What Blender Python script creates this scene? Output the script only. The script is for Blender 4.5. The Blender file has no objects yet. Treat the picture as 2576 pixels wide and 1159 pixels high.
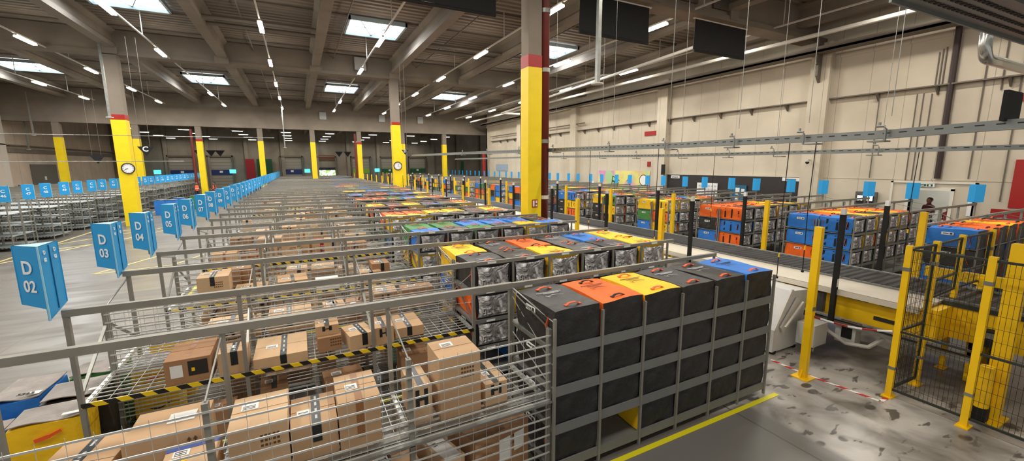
import bpy, math, random
from mathutils import Vector, Matrix
PI=math.pi
sc=bpy.context.scene
COL=sc.collection
rnd=random.Random(7)

# ------------------------------------------------------------------ materials
def lin(c):
    return tuple((x/255/12.92 if x/255<=0.04045 else ((x/255+0.055)/1.055)**2.4) for x in c)
MATS={}
def mat(name,rgb,rough=0.6,metal=0.0,var=0.0,scale=6.0,bump=0.0,bscale=30.0,emit=0.0,spec=None,detail=4.0,coat=0.0):
    if name in MATS: return MATS[name]
    m=bpy.data.materials.new(name); m.use_nodes=True
    nt=m.node_tree; b=nt.nodes['Principled BSDF']
    c=lin(rgb)
    b.inputs['Base Color'].default_value=(*c,1); b.inputs['Roughness'].default_value=rough
    b.inputs['Metallic'].default_value=metal
    if spec is not None: b.inputs['Specular IOR Level'].default_value=spec
    if coat: b.inputs['Coat Weight'].default_value=coat
    if emit:
        b.inputs['Emission Color'].default_value=(*c,1); b.inputs['Emission Strength'].default_value=emit
    tc=nt.nodes.new('ShaderNodeTexCoord')
    if var>0:
        n=nt.nodes.new('ShaderNodeTexNoise'); n.inputs['Scale'].default_value=scale; n.inputs['Detail'].default_value=detail
        nt.links.new(tc.outputs['Object'],n.inputs['Vector'])
        r=nt.nodes.new('ShaderNodeValToRGB')
        r.color_ramp.elements[0].position=0.3; r.color_ramp.elements[1].position=0.7
        r.color_ramp.elements[0].color=(*[x*(1-var) for x in c],1)
        r.color_ramp.elements[1].color=(*[min(1,x*(1+var)) for x in c],1)
        nt.links.new(n.outputs['Fac'],r.inputs['Fac']); nt.links.new(r.outputs['Color'],b.inputs['Base Color'])
    if bump>0:
        n2=nt.nodes.new('ShaderNodeTexNoise'); n2.inputs['Scale'].default_value=bscale; n2.inputs['Detail'].default_value=3
        nt.links.new(tc.outputs['Object'],n2.inputs['Vector'])
        bp=nt.nodes.new('ShaderNodeBump'); bp.inputs['Strength'].default_value=bump; bp.inputs['Distance'].default_value=0.02
        nt.links.new(n2.outputs['Fac'],bp.inputs['Height']); nt.links.new(bp.outputs['Normal'],b.inputs['Normal'])
    MATS[name]=m
    return m
def noise_stack(nt,vec,scale,lo,hi,detail=5,dist=0.0,vscale=None):
    n=nt.nodes.new('ShaderNodeTexNoise'); n.inputs['Scale'].default_value=scale; n.inputs['Detail'].default_value=detail; n.inputs['Distortion'].default_value=dist
    if vscale:
        mp=nt.nodes.new('ShaderNodeMapping'); mp.inputs['Scale'].default_value=vscale
        nt.links.new(vec,mp.inputs['Vector']); vec=mp.outputs['Vector']
    nt.links.new(vec,n.inputs['Vector'])
    r=nt.nodes.new('ShaderNodeMapRange'); r.inputs['From Min'].default_value=lo; r.inputs['From Max'].default_value=hi
    nt.links.new(n.outputs['Fac'],r.inputs['Value'])
    return r.outputs['Result']
def mixc(nt,fac,a,b):
    m=nt.nodes.new('ShaderNodeMix'); m.data_type='RGBA'
    nt.links.new(fac,m.inputs['Factor'])
    for s,v in (('A',a),('B',b)):
        i=[x for x in m.inputs if x.name==s and x.type=='RGBA'][0]
        if isinstance(v,tuple): i.default_value=(*v,1)
        else: nt.links.new(v,i)
    return [x for x in m.outputs if x.type=='RGBA'][0]
def mat_floor():
    m=bpy.data.materials.new('polished_concrete_floor'); m.use_nodes=True; nt=m.node_tree; b=nt.nodes['Principled BSDF']
    tc=nt.nodes.new('ShaderNodeTexCoord'); v=tc.outputs['Object']
    f1=noise_stack(nt,v,0.35,0.35,0.65,6,0.3)
    c=mixc(nt,f1,lin((97,92,86)),lin((120,115,108)))
    f2=noise_stack(nt,v,1.2,0.42,0.75,8,1.0,(0.35,1.6,1))     # streaky wear
    c=mixc(nt,f2,c,lin((88,84,78)))
    # dark droplets of oil and water near the conveyor pit
    vo=nt.nodes.new('ShaderNodeTexVoronoi'); vo.inputs['Scale'].default_value=2.6; vo.inputs['Randomness'].default_value=1
    mp=nt.nodes.new('ShaderNodeMapping'); mp.inputs['Scale'].default_value=(0.8,1.3,1)
    nt.links.new(v,mp.inputs['Vector']); nt.links.new(mp.outputs['Vector'],vo.inputs['Vector'])
    r=nt.nodes.new('ShaderNodeMapRange'); r.inputs['From Min'].default_value=0.22; r.inputs['From Max'].default_value=0.17
    nt.links.new(vo.outputs['Distance'],r.inputs['Value'])
    g=noise_stack(nt,v,1.3,0.47,0.52,3)
    # confine the droplets to the bay beside the conveyor
    sx=nt.nodes.new('ShaderNodeSeparateXYZ'); nt.links.new(v,sx.inputs['Vector'])
    def band(o,a,bb):
        q=nt.nodes.new('ShaderNodeMapRange'); q.inputs['From Min'].default_value=a; q.inputs['From Max'].default_value=bb
        nt.links.new(o,q.inputs['Value']); return q.outputs['Result']
    def mul(a,bb):
        q=nt.nodes.new('ShaderNodeMath'); q.operation='MULTIPLY'; nt.links.new(a,q.inputs[0]); nt.links.new(bb,q.inputs[1]); return q.outputs[0]
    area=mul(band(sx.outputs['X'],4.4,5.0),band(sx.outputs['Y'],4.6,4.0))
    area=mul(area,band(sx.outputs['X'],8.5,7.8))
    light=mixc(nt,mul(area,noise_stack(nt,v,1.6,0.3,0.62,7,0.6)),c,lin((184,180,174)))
    drops=mul(mul(r.outputs['Result'],g),area)
    c=mixc(nt,drops,light,lin((70,66,63)))
    st=noise_stack(nt,v,3.0,0.60,0.64,8,0.4,(1,2.2,1)); st=mul(st,area)
    c=mixc(nt,st,c,lin((92,88,83)))
    # darker coated strip in front of the nearest bag rack
    def line(off):
        q=nt.nodes.new('ShaderNodeMath'); q.operation='MULTIPLY_ADD'; nt.links.new(sx.outputs['X'],q.inputs[0]); q.inputs[1].default_value=0.0; q.inputs[2].default_value=off
        return q.outputs[0]
    dk=mul(band(sx.outputs['X'],5.35,5.25),band(sx.outputs['Y'],3.3,3.25))
    c=mixc(nt,dk,c,lin((122,119,116)))
    # slab joints
    wv=nt.nodes.new('ShaderNodeTexBrick'); wv.inputs['Scale'].default_value=1; wv.offset=0
    wv.inputs['Brick Width'].default_value=5.0; wv.inputs['Row Height'].default_value=5.0; wv.inputs['Mortar Size'].default_value=0.012
    wv.inputs['Color1'].default_value=wv.inputs['Color2'].default_value=(0,0,0,1); wv.inputs['Mortar'].default_value=(1,1,1,1)
    nt.links.new(v,wv.inputs['Vector'])
    c=mixc(nt,wv.outputs['Color'],c,lin((96,92,86)))
    nt.links.new(c,b.inputs['Base Color'])
    rr=nt.nodes.new('ShaderNodeMapRange'); rr.inputs['To Min'].default_value=0.28; rr.inputs['To Max'].default_value=0.5
    nt.links.new(f2,rr.inputs['Value']); nt.links.new(rr.outputs['Result'],b.inputs['Roughness'])
    return m
def mat_plastic():
    m=bpy.data.materials.new('crumpled_clear_plastic'); m.use_nodes=True; nt=m.node_tree; b=nt.nodes['Principled BSDF']
    tc=nt.nodes.new('ShaderNodeTexCoord'); v=tc.outputs['Object']
    f=noise_stack(nt,v,3.2,0.48,0.66,3,3.0,(1.0,1,.6))
    c=mixc(nt,f,lin((140,138,140)),lin((230,230,234)))  # pale streaks paint the bright highlights of the folds into the base colour
    nt.links.new(c,b.inputs['Base Color'])
    b.inputs['Roughness'].default_value=0.22; b.inputs['Metallic'].default_value=0.1; b.inputs['Specular IOR Level'].default_value=0.9
    n=nt.nodes.new('ShaderNodeTexNoise'); n.inputs['Scale'].default_value=4.5; n.inputs['Detail'].default_value=2; n.inputs['Distortion'].default_value=2.6
    nt.links.new(v,n.inputs['Vector'])
    bp=nt.nodes.new('ShaderNodeBump'); bp.inputs['Strength'].default_value=1.0; bp.inputs['Distance'].default_value=0.07
    nt.links.new(n.outputs['Fac'],bp.inputs['Height']); nt.links.new(bp.outputs['Normal'],b.inputs['Normal'])
    return m
def mat_stripes(name,c1,c2,scale,axis=(1,0,0),rough=0.6,ratio=0.5,bump=0):
    m=bpy.data.materials.new(name); m.use_nodes=True; nt=m.node_tree; b=nt.nodes['Principled BSDF']
    tc=nt.nodes.new('ShaderNodeTexCoord')
    d=nt.nodes.new('ShaderNodeVectorMath'); d.operation='DOT_PRODUCT'; d.inputs[1].default_value=tuple(a*scale for a in axis)
    nt.links.new(tc.outputs['Object'],d.inputs[0])
    fr=nt.nodes.new('ShaderNodeMath'); fr.operation='FRACT'; nt.links.new(d.outputs['Value'],fr.inputs[0])
    g=nt.nodes.new('ShaderNodeMath'); g.operation='GREATER_THAN'; g.inputs[1].default_value=ratio; nt.links.new(fr.outputs[0],g.inputs[0])
    c=mixc(nt,g.outputs[0],lin(c1),lin(c2)); nt.links.new(c,b.inputs['Base Color']); b.inputs['Roughness'].default_value=rough
    MATS[name]=m
    return m
def mat_wall(name,rgb,dark,pitch=1.25,seamw=0.02):
    m=bpy.data.materials.new(name); m.use_nodes=True; nt=m.node_tree; b=nt.nodes['Principled BSDF']
    tc=nt.nodes.new('ShaderNodeTexCoord'); v=tc.outputs['Object']
    f=noise_stack(nt,v,0.6,0.3,0.7,6,0.2)
    c=mixc(nt,f,lin(rgb),lin(dark))
    sx=nt.nodes.new('ShaderNodeSeparateXYZ'); nt.links.new(v,sx.inputs['Vector'])
    ad=nt.nodes.new('ShaderNodeMath'); ad.operation='ADD'; nt.links.new(sx.outputs['X'],ad.inputs[0]); nt.links.new(sx.outputs['Y'],ad.inputs[1])
    q=nt.nodes.new('ShaderNodeMath'); q.operation='DIVIDE'; q.inputs[1].default_value=pitch; nt.links.new(ad.outputs[0],q.inputs[0])
    fr=nt.nodes.new('ShaderNodeMath'); fr.operation='FRACT'; nt.links.new(q.outputs[0],fr.inputs[0])
    g=nt.nodes.new('ShaderNodeMath'); g.operation='LESS_THAN'; g.inputs[1].default_value=seamw; nt.links.new(fr.outputs[0],g.inputs[0])
    c=mixc(nt,g.outputs[0],c,lin(tuple(int(x*0.78) for x in rgb)))
    nt.links.new(c,b.inputs['Base Color']); b.inputs['Roughness'].default_value=0.75
    MATS[name]=m
    return m
M_floor=mat_floor(); M_plastic=mat_plastic()
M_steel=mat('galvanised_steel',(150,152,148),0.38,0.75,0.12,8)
M_rail=mat('grey_painted_steel',(142,140,132),0.5,0.35,0.08,5)
M_wire=mat('bright_zinc_wire',(206,208,206),0.35,0.4)
M_strip=mat('grey_shelf_strip',(128,130,128),0.5,0.3,0.06,4)
M_conc=mat('grey_brown_concrete',(128,118,106),0.85,0,0.12,0.8,0.15,12)
M_roof=mat('ribbed_roof_sheet',(120,110,98),0.6,0.1,0.06,0.5)
M_yellow=mat('yellow_column_paint',(236,206,12),0.45,0,0.04,3)
M_red=mat('red_paint',(158,22,18),0.45,0,0.05,3)
M_pipe=mat('oxide_red_pipe',(104,34,26),0.45,0,0.08,4)
M_post=mat('yellow_powder_coat',(248,200,10),0.4,0,0.04,5)
M_black=mat('black_fabric',(33,32,33),0.5,0,0.45,7,1.0,7,spec=0.6)  # strong tone variation paints crinkle highlights into the cloth colour
M_dark=mat('matt_black',(13,13,14),0.75)
M_orange=mat('orange_fabric',(240,104,20),0.65,0,0.10,6,0.4,10)
M_yel=mat('yellow_fabric',(244,196,16),0.65,0,0.08,6,0.4,10)
M_green=mat('green_fabric',(62,128,58),0.65,0,0.12,6,0.4,10)
M_blue=mat('blue_fabric',(38,118,206),0.65,0,0.12,6,0.4,10)
M_dorange=mat('orange_webbing',(238,92,40),0.6)
M_white=mat('white_paper',(232,232,230),0.6)
M_print=mat('dark_print',(38,34,32),0.6)
M_greyprint=mat('grey_print',(190,192,196),0.5)
M_card=mat('corrugated_cardboard',(190,156,120),0.8,0,0.07,3,0.1,20)
M_card2=mat('pale_cardboard',(202,170,134),0.8,0,0.07,3,0.1,20)
M_card3=mat('brown_cardboard',(160,122,88),0.8,0,0.07,3,0.1,20)
M_tape=mat('black_printed_tape',(26,34,38),0.35)
M_btape=mat('brown_parcel_tape',(146,100,58),0.4)
M_ink=mat('brown_box_print',(96,68,42),0.8)
M_sign=mat('sky_blue_sign_board',(34,154,220),0.42)
M_signedge=mat('pale_board_edge',(150,205,232),0.5)
M_signw=mat('white_lettering',(240,242,244),0.5)
M_cream=mat('cream_steel_panel',(206,198,183),0.45,0,0.04,3)
M_chute=mat('light_grey_chute_paint',(206,206,204),0.42,0,0.04,3)
M_lamp=mat('lit_lamp_diffuser',(255,248,232),0.5,emit=22.0)
M_lampw=mat('far_lit_lamp_diffuser',(255,250,236),0.5,emit=6.0)
M_sky=mat('daylight_through_skylight',(226,240,255),0.5,emit=4.0)
M_frame=mat('skylight_frame',(150,165,168),0.4)
M_tube=mat('white_conduit',(208,204,196),0.5)
M_tray=mat('perforated_zinc_tray',(138,142,140),0.42,0.55,0.05,5)
M_cage=mat('black_mesh_wire',(34,34,32),0.5,0.3)
M_gframe=mat('dark_green_frame',(40,46,40),0.5)
M_hazard=mat_stripes('black_yellow_hazard_tape',(30,28,24),(240,204,20),5.0,(1,0,0.9),0.45)
M_rw=mat_stripes('red_white_floor_tape',(190,34,40),(236,234,230),4.5,(1,1,0),0.5)
M_belt=mat_stripes('dark_roller_belt',(30,29,32),(60,58,63),6.6,(0,1,0),0.6,0.5)
M_brtape=mat('bright_yellow_floor_tape',(236,226,30),0.5)
M_ptape=mat('worn_pale_yellow_floor_line',(206,190,120),0.6)
M_lid=mat('grey_mesh_lid',(150,144,140),0.7,0,0.12,9,0.4,40)
M_skin=mat('skin',(150,100,76),0.6); M_hair=mat('dark_hair',(24,18,16),0.8)
M_vest=mat('orange_hi_vis',(255,98,60),0.6); M_cloth=mat('dark_trousers',(30,32,40),0.8)
M_wallw=mat_wall('cream_panel_wall',(208,198,180),(190,180,162))
M_wallc=mat_wall('far_concrete_panel_wall',(150,142,128),(128,120,108),1.2)
M_ledge=mat('grey_steel_ledge',(112,104,94),0.6,0.2)

# ------------------------------------------------------------------ mesh builder
class MB:
    def __init__(s): s.v=[];s.f=[];s.m=[]
    def add(s,vs,fs,mi=0):
        n=len(s.v); s.v+= [tuple(v) for v in vs]; s.f+=[tuple(i+n for i in f) for f in fs]; s.m+=[mi]*len(fs); return s
    def box(s,x0,x1,y0,y1,z0,z1,mi=0):
        return s.add([(x0,y0,z0),(x1,y0,z0),(x1,y1,z0),(x0,y1,z0),(x0,y0,z1),(x1,y0,z1),(x1,y1,z1),(x0,y1,z1)],
            [(0,3,2,1),(4,5,6,7),(0,1,5,4),(1,2,6,5),(2,3,7,6),(3,0,4,7)],mi)
    def bar(s,a,b,w=0.02,h=None,mi=0,up=(0,0,1)):
        a=Vector(a);b=Vector(b);d=(b-a).normalized();u=Vector(up)
        if abs(d.dot(u))>0.95: u=Vector((0,1,0))
        r=d.cross(u).normalized()*w/2; q=r.cross(d).normalized()*(h or w)/2
        vs=[a-r-q,a+r-q,a+r+q,a-r+q,b-r-q,b+r-q,b+r+q,b-r+q]
        return s.add(vs,[(0,1,2,3),(7,6,5,4),(0,4,5,1),(1,5,6,2),(2,6,7,3),(3,7,4,0)],mi)
    def tube(s,pts,r=0.02,n=8,mi=0):
        pts=[Vector(p) for p in pts]; rings=[]
        for i,p in enumerate(pts):
            d=(pts[min(i+1,len(pts)-1)]-pts[max(i-1,0)]).normalized()
            u=Vector((0,0,1)) if abs(d.z)<0.9 else Vector((1,0,0))
            a=d.cross(u).normalized(); b=d.cross(a).normalized()
            rr=r[i] if isinstance(r,(list,tuple)) else r
            rings.append([p+a*math.cos(t*2*PI/n)*rr+b*math.sin(t*2*PI/n)*rr for t in range(n)])
        vs=[v for q in rings for v in q]; fs=[]
        for i in range(len(pts)-1):
            for t in range(n):
                fs.append((i*n+t,i*n+(t+1)%n,(i+1)*n+(t+1)%n,(i+1)*n+t))
        fs.append(tuple(range(n))[::-1]); fs.append(tuple((len(pts)-1)*n+t for t in range(n)))
        return s.add(vs,fs,mi)
    def prism(s,poly,a,b,axis='y',mi=0):
        n=len(poly)
        def P(p,t): return {'y':(p[0],t,p[1]),'x':(t,p[0],p[1]),'z':(p[0],p[1],t)}[axis]
        vs=[P(p,a) for p in poly]+[P(p,b) for p in poly]
        fs=[tuple(range(n)),tuple(range(n,2*n))[::-1]]+[(i,i+n,(i+1)%n+n,(i+1)%n) for i in range(n)]
        return s.add(vs,fs,mi)
    def mesh(s,name,mats):
        me=bpy.data.meshes.new(name); me.from_pydata(s.v,[],s.f)
        for m in (mats if isinstance(mats,(list,tuple)) else [mats]): me.materials.append(m)
        me.polygons.foreach_set('material_index',s.m); me.update()
        return me
    def build(s,name,mats,parent=None,loc=None,smooth=False):
        me=s.mesh(name,mats)
        if smooth:
            for p in me.polygons: p.use_smooth=True
        return obj(name,me,parent,loc)
def obj(name,me,parent=None,loc=None,rz=0):
    o=bpy.data.objects.new(name,me); COL.objects.link(o)
    if parent: o.parent=parent
    if loc: o.location=loc
    if rz: o.rotation_euler=(0,0,rz)
    return o
def tag(o,label=None,cat=None,group=None,kind=None):
    if label: o['label']=label
    if cat: o['category']=cat
    if group: o['group']=group
    if kind: o['kind']=kind
    return o
def empty(name,loc=(0,0,0),rz=0,label=None,cat=None,group=None):
    o=bpy.data.objects.new(name,None); COL.objects.link(o); o.location=loc; o.rotation_euler=(0,0,rz); o.empty_display_size=0.1
    return tag(o,label,cat,group)
def dup(root,loc,rz=0,label=None,group=None):
    r=root.copy(); COL.objects.link(r); r.location=loc; r.rotation_euler=(0,0,rz)
    if label: r['label']=label
    if group: r['group']=group
    for ch in root.children:
        c=ch.copy(); COL.objects.link(c); c.parent=r
        for g in ch.children:
            d=g.copy(); COL.objects.link(d); d.parent=c
    return r
def struct(name,b,m,loc=None): return tag(b.build(name,m,None,loc),kind='structure')
FONTC={}
def text_mesh(body,size,align='CENTER'):
    k=(body,size,align)
    if k in FONTC: return FONTC[k]
    cu=bpy.data.curves.new('lettering','FONT'); cu.body=body; cu.size=size; cu.align_x=align; cu.align_y='CENTER'; cu.extrude=0.002; cu.offset=size*0.018
    cu.resolution_u=3
    o=bpy.data.objects.new('tmp',cu); COL.objects.link(o); bpy.context.view_layer.update()
    me=bpy.data.meshes.new_from_object(o.evaluated_get(bpy.context.evaluated_depsgraph_get()))
    bpy.data.objects.remove(o); me.name='lettering'; FONTC[k]=me
    return me
def text(name,body,size,m,parent,loc,right,up,align='CENTER'):
    me=text_mesh(body,size,align).copy(); me.materials.clear(); me.materials.append(m)
    o=bpy.data.objects.new(name,me); COL.objects.link(o); o.parent=parent
    r=Vector(right).normalized(); u=Vector(up).normalized(); n=r.cross(u)
    M=Matrix((r,u,n)).transposed().to_4x4(); M.translation=Vector(loc); o.matrix_local=M
    return o
ORD=['first','second','third','fourth','fifth','sixth','seventh','eighth','ninth','tenth','eleventh','twelfth','thirteenth','fourteenth','fifteenth','sixteenth','seventeenth','eighteenth','nineteenth','twentieth','twenty-first','twenty-second','twenty-third','twenty-fourth','twenty-fifth','twenty-sixth','twenty-seventh','twenty-eighth','twenty-ninth','thirtieth','thirty-first','thirty-second','thirty-third','thirty-fourth']

# ------------------------------------------------------------------ layout of the rack rows
PITCH=3.08; Y0=5.45; RZ=1.89          # aisle pitch, first aisle-facing rail, rail height
DX0,DXM,DX1=-2.13,2.15,6.05           # left end, wire rack / bag rack joint, right end
CX=9.45                               # centre line of the conveyor
LV=[0.16,0.59,1.02,1.46]              # shelf heights in the bag racks
BH=0.40
NP=20
def front_y(k): return Y0+PITCH*k
def back_y(k): return Y0+1.70+PITCH*k

# ------------------------------------------------------------------ setting
YB=-7.0; YF=78.0; WX=22.8; WL=-23.0
struct('floor',MB().box(-40,40,YB,YF+2,-0.1,0.0),M_floor)
# ribbed roof deck, ribs run across the hall
rb=MB()
def roof(y0,y1,x0,x1,z,p):
    prof=[]; y=y0
    while y<y1:
        prof+=[(y,z),(y+p*.45,z),(y+p*.55,z+0.07),(y+p*.9,z+0.07)]; y+=p
    n=len(prof); vs=[(x0,a,b) for a,b in prof]+[(x1,a,b) for a,b in prof]
    rb.add(vs,[(i,i+n,i+n+1,i+1) for i in range(n-1)])
roof(YB,53.6,-40,40,10.45,0.42); roof(53.6,YF+1,-40,40,9.3,0.6)
rb.box(-40,40,53.5,53.6,9.3,10.6)
struct('ceiling',rb,M_roof)
w=MB()
dy0,dy1=6.62,7.86
w.box(WX,WX+.3,YB,dy0,0,10.6).box(WX,WX+.3,dy1,52,0,10.6).box(WX,WX+.3,dy0,dy1,2.22,10.6)
for y in (1.0,11.6,21.2,31.6,42.0): w.box(WX-.42,WX,y-.42,y+.42,0,8.9)
w.box(WX,34,51.7,52,0,10.6)
w.box(WX-.02,WX,YB,12.0,2.62,2.68).box(WX-.03,WX,YB,52,8.15,8.32)
struct('wall_right',w,M_wallw)
# small office seen through the doorway
r=MB(); r.box(27.2,27.4,5,10,0,2.8).box(WX+.3,27.2,4.9,5,0,2.8).box(WX+.3,27.2,10,10.1,0,2.8).box(WX+.3,27.4,5,10,2.8,2.9)
struct('wall_office',r,mat('office_wall_paint',(214,212,200),0.7))
w=MB(); w.box(-40,40,YF,YF+.3,0,10.6)
for x in range(-22,36,5): w.box(x-.25,x+.25,YF-.35,YF,0,9.3)
struct('wall_far',w,M_wallc)
w=MB(); w.box(WL-.3,WL,20,YF,0,10.6); struct('wall_left',w,mat_wall('pinkish_side_wall',(222,200,180),(200,182,162),2.5))
w=MB(); w.box(WL-.02,WL+.16,30,YF,4.6,5.0); w.box(WL-.02,WL+.5,30,YF,5.2,5.3)
struct('trim_1',w,M_conc)
w=MB()
for y in (36,52.5): w.box(WL,WL+.5,y-.4,y+.4,0,10)
struct('trim_2',w,mat('white_wall_pilaster',(206,196,184),0.7))
# door frame, exit light
w=MB(); w.box(WX-.05,WX+.32,dy0-.1,dy0,0,2.3).box(WX-.05,WX+.32,dy1,dy1+.1,0,2.3).box(WX-.05,WX+.32,dy0-.1,dy1+.1,2.22,2.32)
w.box(WX-.06,WX,5.9,8.5,2.5,2.56).box(WX-.06,WX,8.42,8.5,0,2.56).box(WX-.06,WX,5.9,5.98,0,2.56)
struct('door_1',w,mat('white_door_frame',(216,212,200),0.5))
# left wall sliding door
w=MB(); w.box(WL,WL+.1,57.2,62.0,0,3.55); w.box(WL+.1,WL+.13,59.3,59.6,2.0,2.35,1)
struct('door_2',w,[mat('grey_roller_door',(112,106,96),0.6),M_white])
# concrete frame: big cross beams
def beam(n,b): struct('trim_%d'%n,b,M_conc)
b=MB(); b.box(-30,22.8,12.1,12.7,9.15,10.45).box(-30,22.8,12.0,12.8,9.08,9.3)
for x in (7.3,11.8,16.2): b.box(x,x+.5,11.95,12.1,9.15,10.4)
beam(3,b)
b=MB(); b.box(-40,22.8,30.3,30.9,9.2,10.45).box(-40,22.8,30.2,31.0,9.17,9.36)
for x in (-13.3,-8.4,-3.45,1.5,6.4,11.4,16.3): b.box(x-.35,x+.35,30.1,30.3,9.2,9.55)
beam(4,b)
b=MB(); b.box(-40,40,53.0,53.6,7.4,10.45).box(-40,40,52.9,53.7,7.3,7.75)
beam(5,b)
XB=[-18.3,-13.3,-8.35,-3.4,1.5,6.4,11.35,16.3,21.2]
for i,x in enumerate(XB):
    b=MB(); prof=[(x-.22,9.5),(x+.22,9.5),(x+.22,9.72),(x+.11,9.85),(x+.11,10.25),(x+.3,10.4),(x+.3,10.47),(x-.3,10.47),(x-.3,10.4),(x-.11,10.25),(x-.11,9.85),(x-.22,9.72)]
    b.prism(prof,YB,53,'y'); beam(6+i,b)
    b=MB(); b.prism([(x-.2,8.5),(x+.2,8.5),(x+.2,9.3),(x-.2,9.3)],53.6,YF,'y'); beam(20+i,b)
b=MB(); y=2.0
while y<53: b.box(-23,22.8,y-.02,y+.02,10.38,10.44); y+=3.4
y=55.0
while y<77: b.box(-23,34,y-.02,y+.02,9.24,9.3); y+=3.4
struct('trim_40',b,M_ledge)
for i,(x,z,y,lab) in enumerate([(3.0,8.9,52.86,'left of the middle'),(9.5,8.9,52.86,'right of the middle'),(14.2,8.9,52.86,'rightmost on the rear cross beam'),(4.2,9.95,30.1,'on the nearer cross beam')]):
    tag(MB().box(x-.35,x+.35,y,y+.05,z-.4,z+.4).box(x-.4,x+.4,y+.04,y+.14,z-.45,z+.45,1).build('beam_plate',[mat('pale_grey_plate',(176,178,178),.5),M_ledge]),'pale square plate fixed to a roof cross beam, '+lab,'plate')
# skylights
n=0
for (x,y) in [(-15.6,23.6),(-6.0,24.0),(4.1,23.6),(14.4,23.1),(-6.0,42.6),(4.1,42.5),(14.4,42.4),(-16.4,42.7),(-6.0,60),(4.1,60),(14.4,60)]:
    n+=1; zz=10.38 if y<53 else 9.24; sx,sy=(1.32,1.25 if y<30 else 1.75) if y<53 else (.9,.5)
    b=MB(); b.box(x-sx,x+sx,y-sy,y+sy,zz-.02,zz,1)
    for a in (-1,1):
        b.box(x+a*(sx+.03)-.05,x+a*(sx+.03)+.05,y-sy-.08,y+sy+.08,zz-.16,zz+.02)
        b.box(x-sx-.08,x+sx+.08,y+a*(sy+.03)-.05,y+a*(sy+.03)+.05,zz-.16,zz+.02)
    b.bar((x-.9,y-sy,zz-.06),(x,y+sy,zz-.06),.035,mi=2); b.bar((x,y+sy,zz-.06),(x+.9,y-sy,zz-.06),.035,mi=2)
    b.box(x-sx,x+sx,y-.02,y+.02,zz-.08,zz-.03,2)
    struct('window_%d'%n,b,[M_frame,M_sky,M_steel])

# ------------------------------------------------------------------ columns
def column(x,y,w,d,ztop,zy,band,label,red=True,side=False):
    t=empty('concrete_column',(x,y,0),0,label,'column')
    MB().box(-w/2,w/2,-d/2,d/2,zy,ztop).build('shaft',M_conc,t)
    b=MB(); e=.012; b.box(-w/2-e,w/2+e,-d/2-e,d/2+e,0,zy-(band if red else 0))
    p=b.build('yellow_casing',M_yellow,t)
    if red: MB().box(-w/2-e,w/2+e,-d/2-e,d/2+e,zy-band,zy).build('red_band',M_red,t)
    return t
cA=column(6.72,11.75,.46,.46,10.4,6.62,.36,'thick yellow and grey column beside the brown pipe')
s=MB(); s.box(-.1,.1,-.262,-.25,1.95,2.2,0).box(-.08,-.02,-.27,-.262,1.98,2.17,1).box(.02,.08,-.27,-.262,2.08,2.17,1).box(.02,.08,-.27,-.262,1.98,2.04,1); s.build('fire_sign',[M_red,M_white],cA)
cB=column(6.38,30.5,.55,.55,9.2,6.3,.2,'yellow and grey column with a clock behind the nearest one')
cL=column(-8.45,30.5,.6,.6,9.2,6.08,.28,'big yellow and grey column with a clock beside the left aisle')
for (x,lab,red) in [(-19.2,'leftmost far yellow column near the side wall',False),(-13.7,'far yellow column just behind the big left clock column',False),(-8.75,'far yellow column with red band beside two orange vests',True),(-3.35,'far yellow column right of the red dock curtain',False),(1.75,'far yellow column left of the open dock door',False),(6.75,'far yellow column with red band right of the open dock door',True),(11.9,'far yellow column just behind the one with the round clock',False),(17.3,'rightmost far yellow column near the dark red pipe',False)]:
    column(x,53.2,.5,.5,7.4,5.95+(.1 if red else 0),.25,lab,red)
def clock(loc,label,h,mn):
    t=empty('wall_clock',loc,0,label,'clock','clocks on the yellow columns')
    b=MB(); n=28
    ring=lambda r,y:[(r*math.cos(i*2*PI/n),y,r*math.sin(i*2*PI/n)) for i in range(n)]
    b.add(ring(.3,0)+ring(.3,-.06)+ring(.255,-.065)+ring(.255,-.03),[(i,(i+1)%n,(i+1)%n+n,i+n) for i in range(n)]+[(i+n,(i+1)%n+n,(i+1)%n+2*n,i+2*n) for i in range(n)]+[(i+2*n,(i+1)%n+2*n,(i+1)%n+3*n,i+3*n) for i in range(n)])
    b.build('rim',M_print,t)
    b=MB(); b.add(ring(.256,-.034),[tuple(range(n))]); 
    for i in range(12):
        a=i*PI/6; b.bar((.2*math.sin(a),-.038,.2*math.cos(a)),(.235*math.sin(a),-.038,.235*math.cos(a)),.018,.004,1,(0,1,0))
    b.build('dial',[M_white,M_print],t)
    for a,l,w in ((h,.13,.022),(mn,.2,.014)):
        MB().bar((0,-.045,0),(l*math.sin(a),-.045,l*math.cos(a)),w,.004,0,(0,1,0)).build('clock_hand',M_print,t)
clock((-8.3,30.16,3.2),'round white wall clock on the big left yellow column',8.3*PI/6,4.2)
clock((6.36,30.2,3.27),'round white wall clock on the middle yellow column',0.4,2.2)
# brown downpipe beside column A
t=empty('downpipe',(7.2,11.75,0),0,'dark red brown downpipe running up beside the thick yellow column','pipe')
MB().tube([(0,0,0),(0,0,8.6),(0,-.25,9.1),(0,-.25,10.3)],.155,14).build('pipe_run',M_pipe,t,smooth=True)
for z in (1.35,2.25,4.05,6.25,8.0): MB().tube([(0,0,z-.06),(0,0,z+.06)],.17,14).build('pipe_clamp',M_steel if z in(4.05,6.25,8.0) else M_tube,t)
for (x,y,z1,lab) in [(-9.35,53.0,7,'thin brown downpipe beside the far column by the orange vests'),(6.3,53.0,7,'thin brown downpipe beside the far column right of the open dock'),(22.0,51.0,9,'bright red pipe at the far corner of the long wall')]:
    t=empty('downpipe',(x,y,0),0,lab,'pipe'); MB().tube([(0,0,0),(0,0,5 if x>20 else z1)],.2 if x>20 else .13,10).build('pipe_run',M_red if x>20 else M_pipe,t)

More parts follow.
